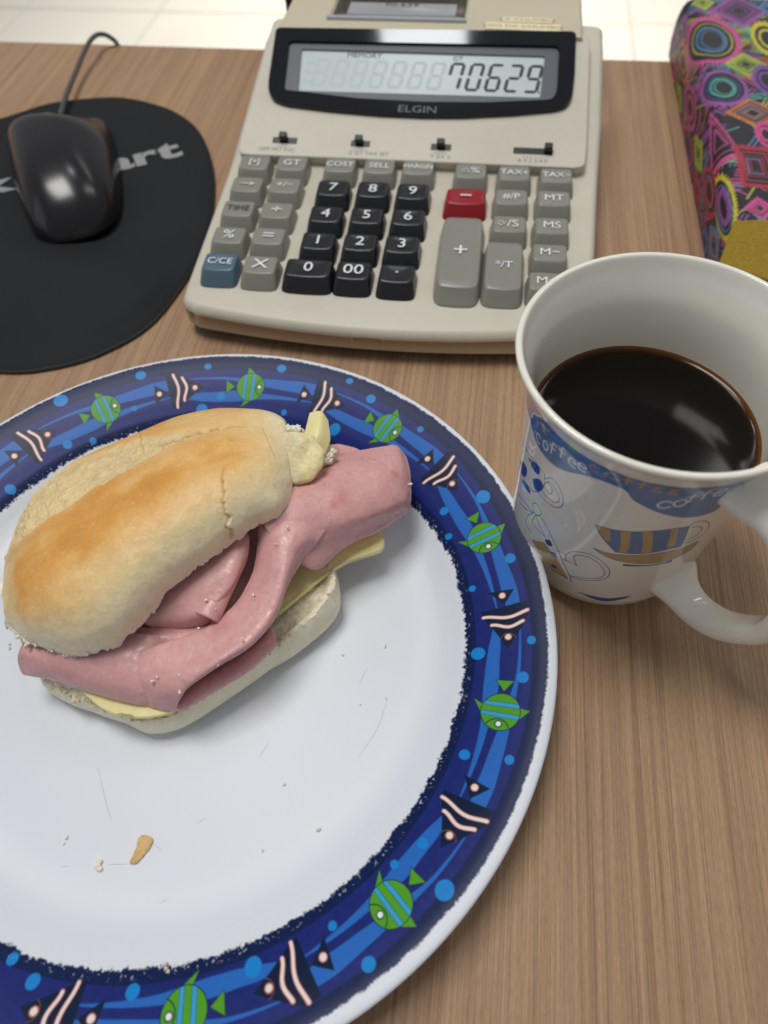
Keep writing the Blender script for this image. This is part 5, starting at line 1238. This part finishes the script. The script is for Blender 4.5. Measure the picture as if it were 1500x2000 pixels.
for t_ in range(900):
    x, y = rb.uniform(8, 21), rb.uniform(25.3, 52.5); r_ = rb.uniform(.8, 1.9)
    if all(math.hypot(x-a, (y-b)*.8) > (r_+c)*.68 for a, b, c in occ):
        occ.append((x, y, r_)); motifs.append((rb.choice('eedrt'), x, y, r_*.9, r_*1.1, ''.join(rb.choice('PNYBLTOR')+'K' for _ in range(2))+rb.choice('BNY')))
# hatching strokes between the motifs
for t_ in range(700):
    x, y = rb.uniform(8, 21), rb.uniform(25.3, 52.5); a = rb.choice([.5, 2.2, 1.1, 2.8])+rb.uniform(-.15, .15); l_ = rb.uniform(.3, .9); cN = PALC[rb.choice('PNBBLTORNP')]
    for k in range(rb.choice([1, 2, 3])):
        ox, oy = -math.sin(a)*.22*k, math.cos(a)*.22*k
        cv.stroke([(x+ox-math.cos(a)*l_, y+oy-math.sin(a)*l_), (x+ox+math.cos(a)*l_, y+oy+math.sin(a)*l_)], .085, cN)
def shape(kind, x, y, rx, ry, n=40):
    if kind == 'e': return [(x+rx*math.cos(t), y+ry*math.sin(t)) for t in np.linspace(0, 2*math.pi, n, endpoint=False)]
    if kind == 'd': return [(x+rx, y), (x, y+ry), (x-rx, y), (x, y-ry)]
    if kind == 'r': return [(x+rx*.9, y+ry*.9), (x-rx*.9, y+ry), (x-rx, y-ry*.9), (x+rx, y-ry)]
    return [(x-rx*.1, y+ry), (x-rx, y-ry*.9), (x+rx, y-ry*.8)]
for kind, x, y, rx, ry, cols in motifs:
    R0 = dens(shape(kind, x, y, rx, ry), .12)
    spiky = [((px-x)*(1.10 if i % 2 else .96)+x, (py-y)*(1.10 if i % 2 else .96)+y) for i, (px, py) in enumerate(R0)]
    nC = len(cols)
    for k, ch in enumerate(cols):
        f_ = 1-.78*k/nC-(.0 if k == 0 else .0); f_ = min(f_, .86) if k else 1
        pts = spiky if k == 0 else shape(kind, x+rb.uniform(-.06, .06), y+rb.uniform(-.06, .06), rx*f_, ry*f_)
        if k % 2 == 0 and k > 0: cv.stroke(pts, .075, PALC[ch], True)
        elif k == 0: cv.poly(pts, PALC[ch])
        else: cv.poly(pts, PALC['K'])
    if kind in 'dr':
        for k in (.72, .5, .3): cv.stroke(shape(kind, x, y, rx*k, ry*k), .055, PALC[cols[0]], True)
    elif kind == 'e': cv.circle(x, y, rx*.5, PALC[cols[-1] if cols[-1] != 'K' else cols[0]], ry=ry*.5, w=.12)
cv.c *= .74*(1+.10*noise2(cv.x, cv.y, 4, 3, 300))[:, None]
V = np.stack([np.tile(px_[:, None], (1, nB)), YY, np.tile(pz_[:, None], (1, nB))+.03*noise2(AA, YY, .35, 2, 301)*sm(0, 2, AA)], -1)
mk('wrapped_cover', V.reshape(-1, 3), gridf(nA, nB), BOXM, bx_, col=np.clip(cv.c, 0, 1))
V = [(x_, 25.2, z_) for x_, z_ in zip(px_[::6], pz_[::6])]+[(24.0, 25.2, 0)]; mk('front_cover', V, [tuple(range(len(V)))], BOXM, bx_, smooth=False, col=np.tile(lin(60, 48, 70), (len(V), 1)))
V, F = boxv(11.5, 24.5, 25.25, 52.55, 0.01, 2.7); mk('box_core', V, F, KEYK, bx_, smooth=False)
m1, m2, m3, m4 = [np.array(p) for p in D['mustard']]
ux = (m2-m1); ux /= np.linalg.norm(ux)
ring = [m3, m3+(m4-m3)*5.5, m1+(m2-m1)*6.5, m1]
R_ = dens([tuple(p[:2]) for p in ring], .3); R_ = np.array(R_); cN = R_.mean(0)
rows = [(1.0, 3.30), (1.0, 3.50), (.994, 3.55), (.97, 3.56), (.5, 3.57), (.01, 3.57)]
G = np.stack([np.column_stack([cN+(R_-cN)*k, np.full(len(R_), z)]) for k, z in rows])
o = mk('mustard_pad', G.reshape(-1, 3), gridf(len(rows), len(R_), cv=True), MUST, None)
tag(o, 'flat mustard yellow felt pad lying on the front end of the doodled box', 'felt pad')
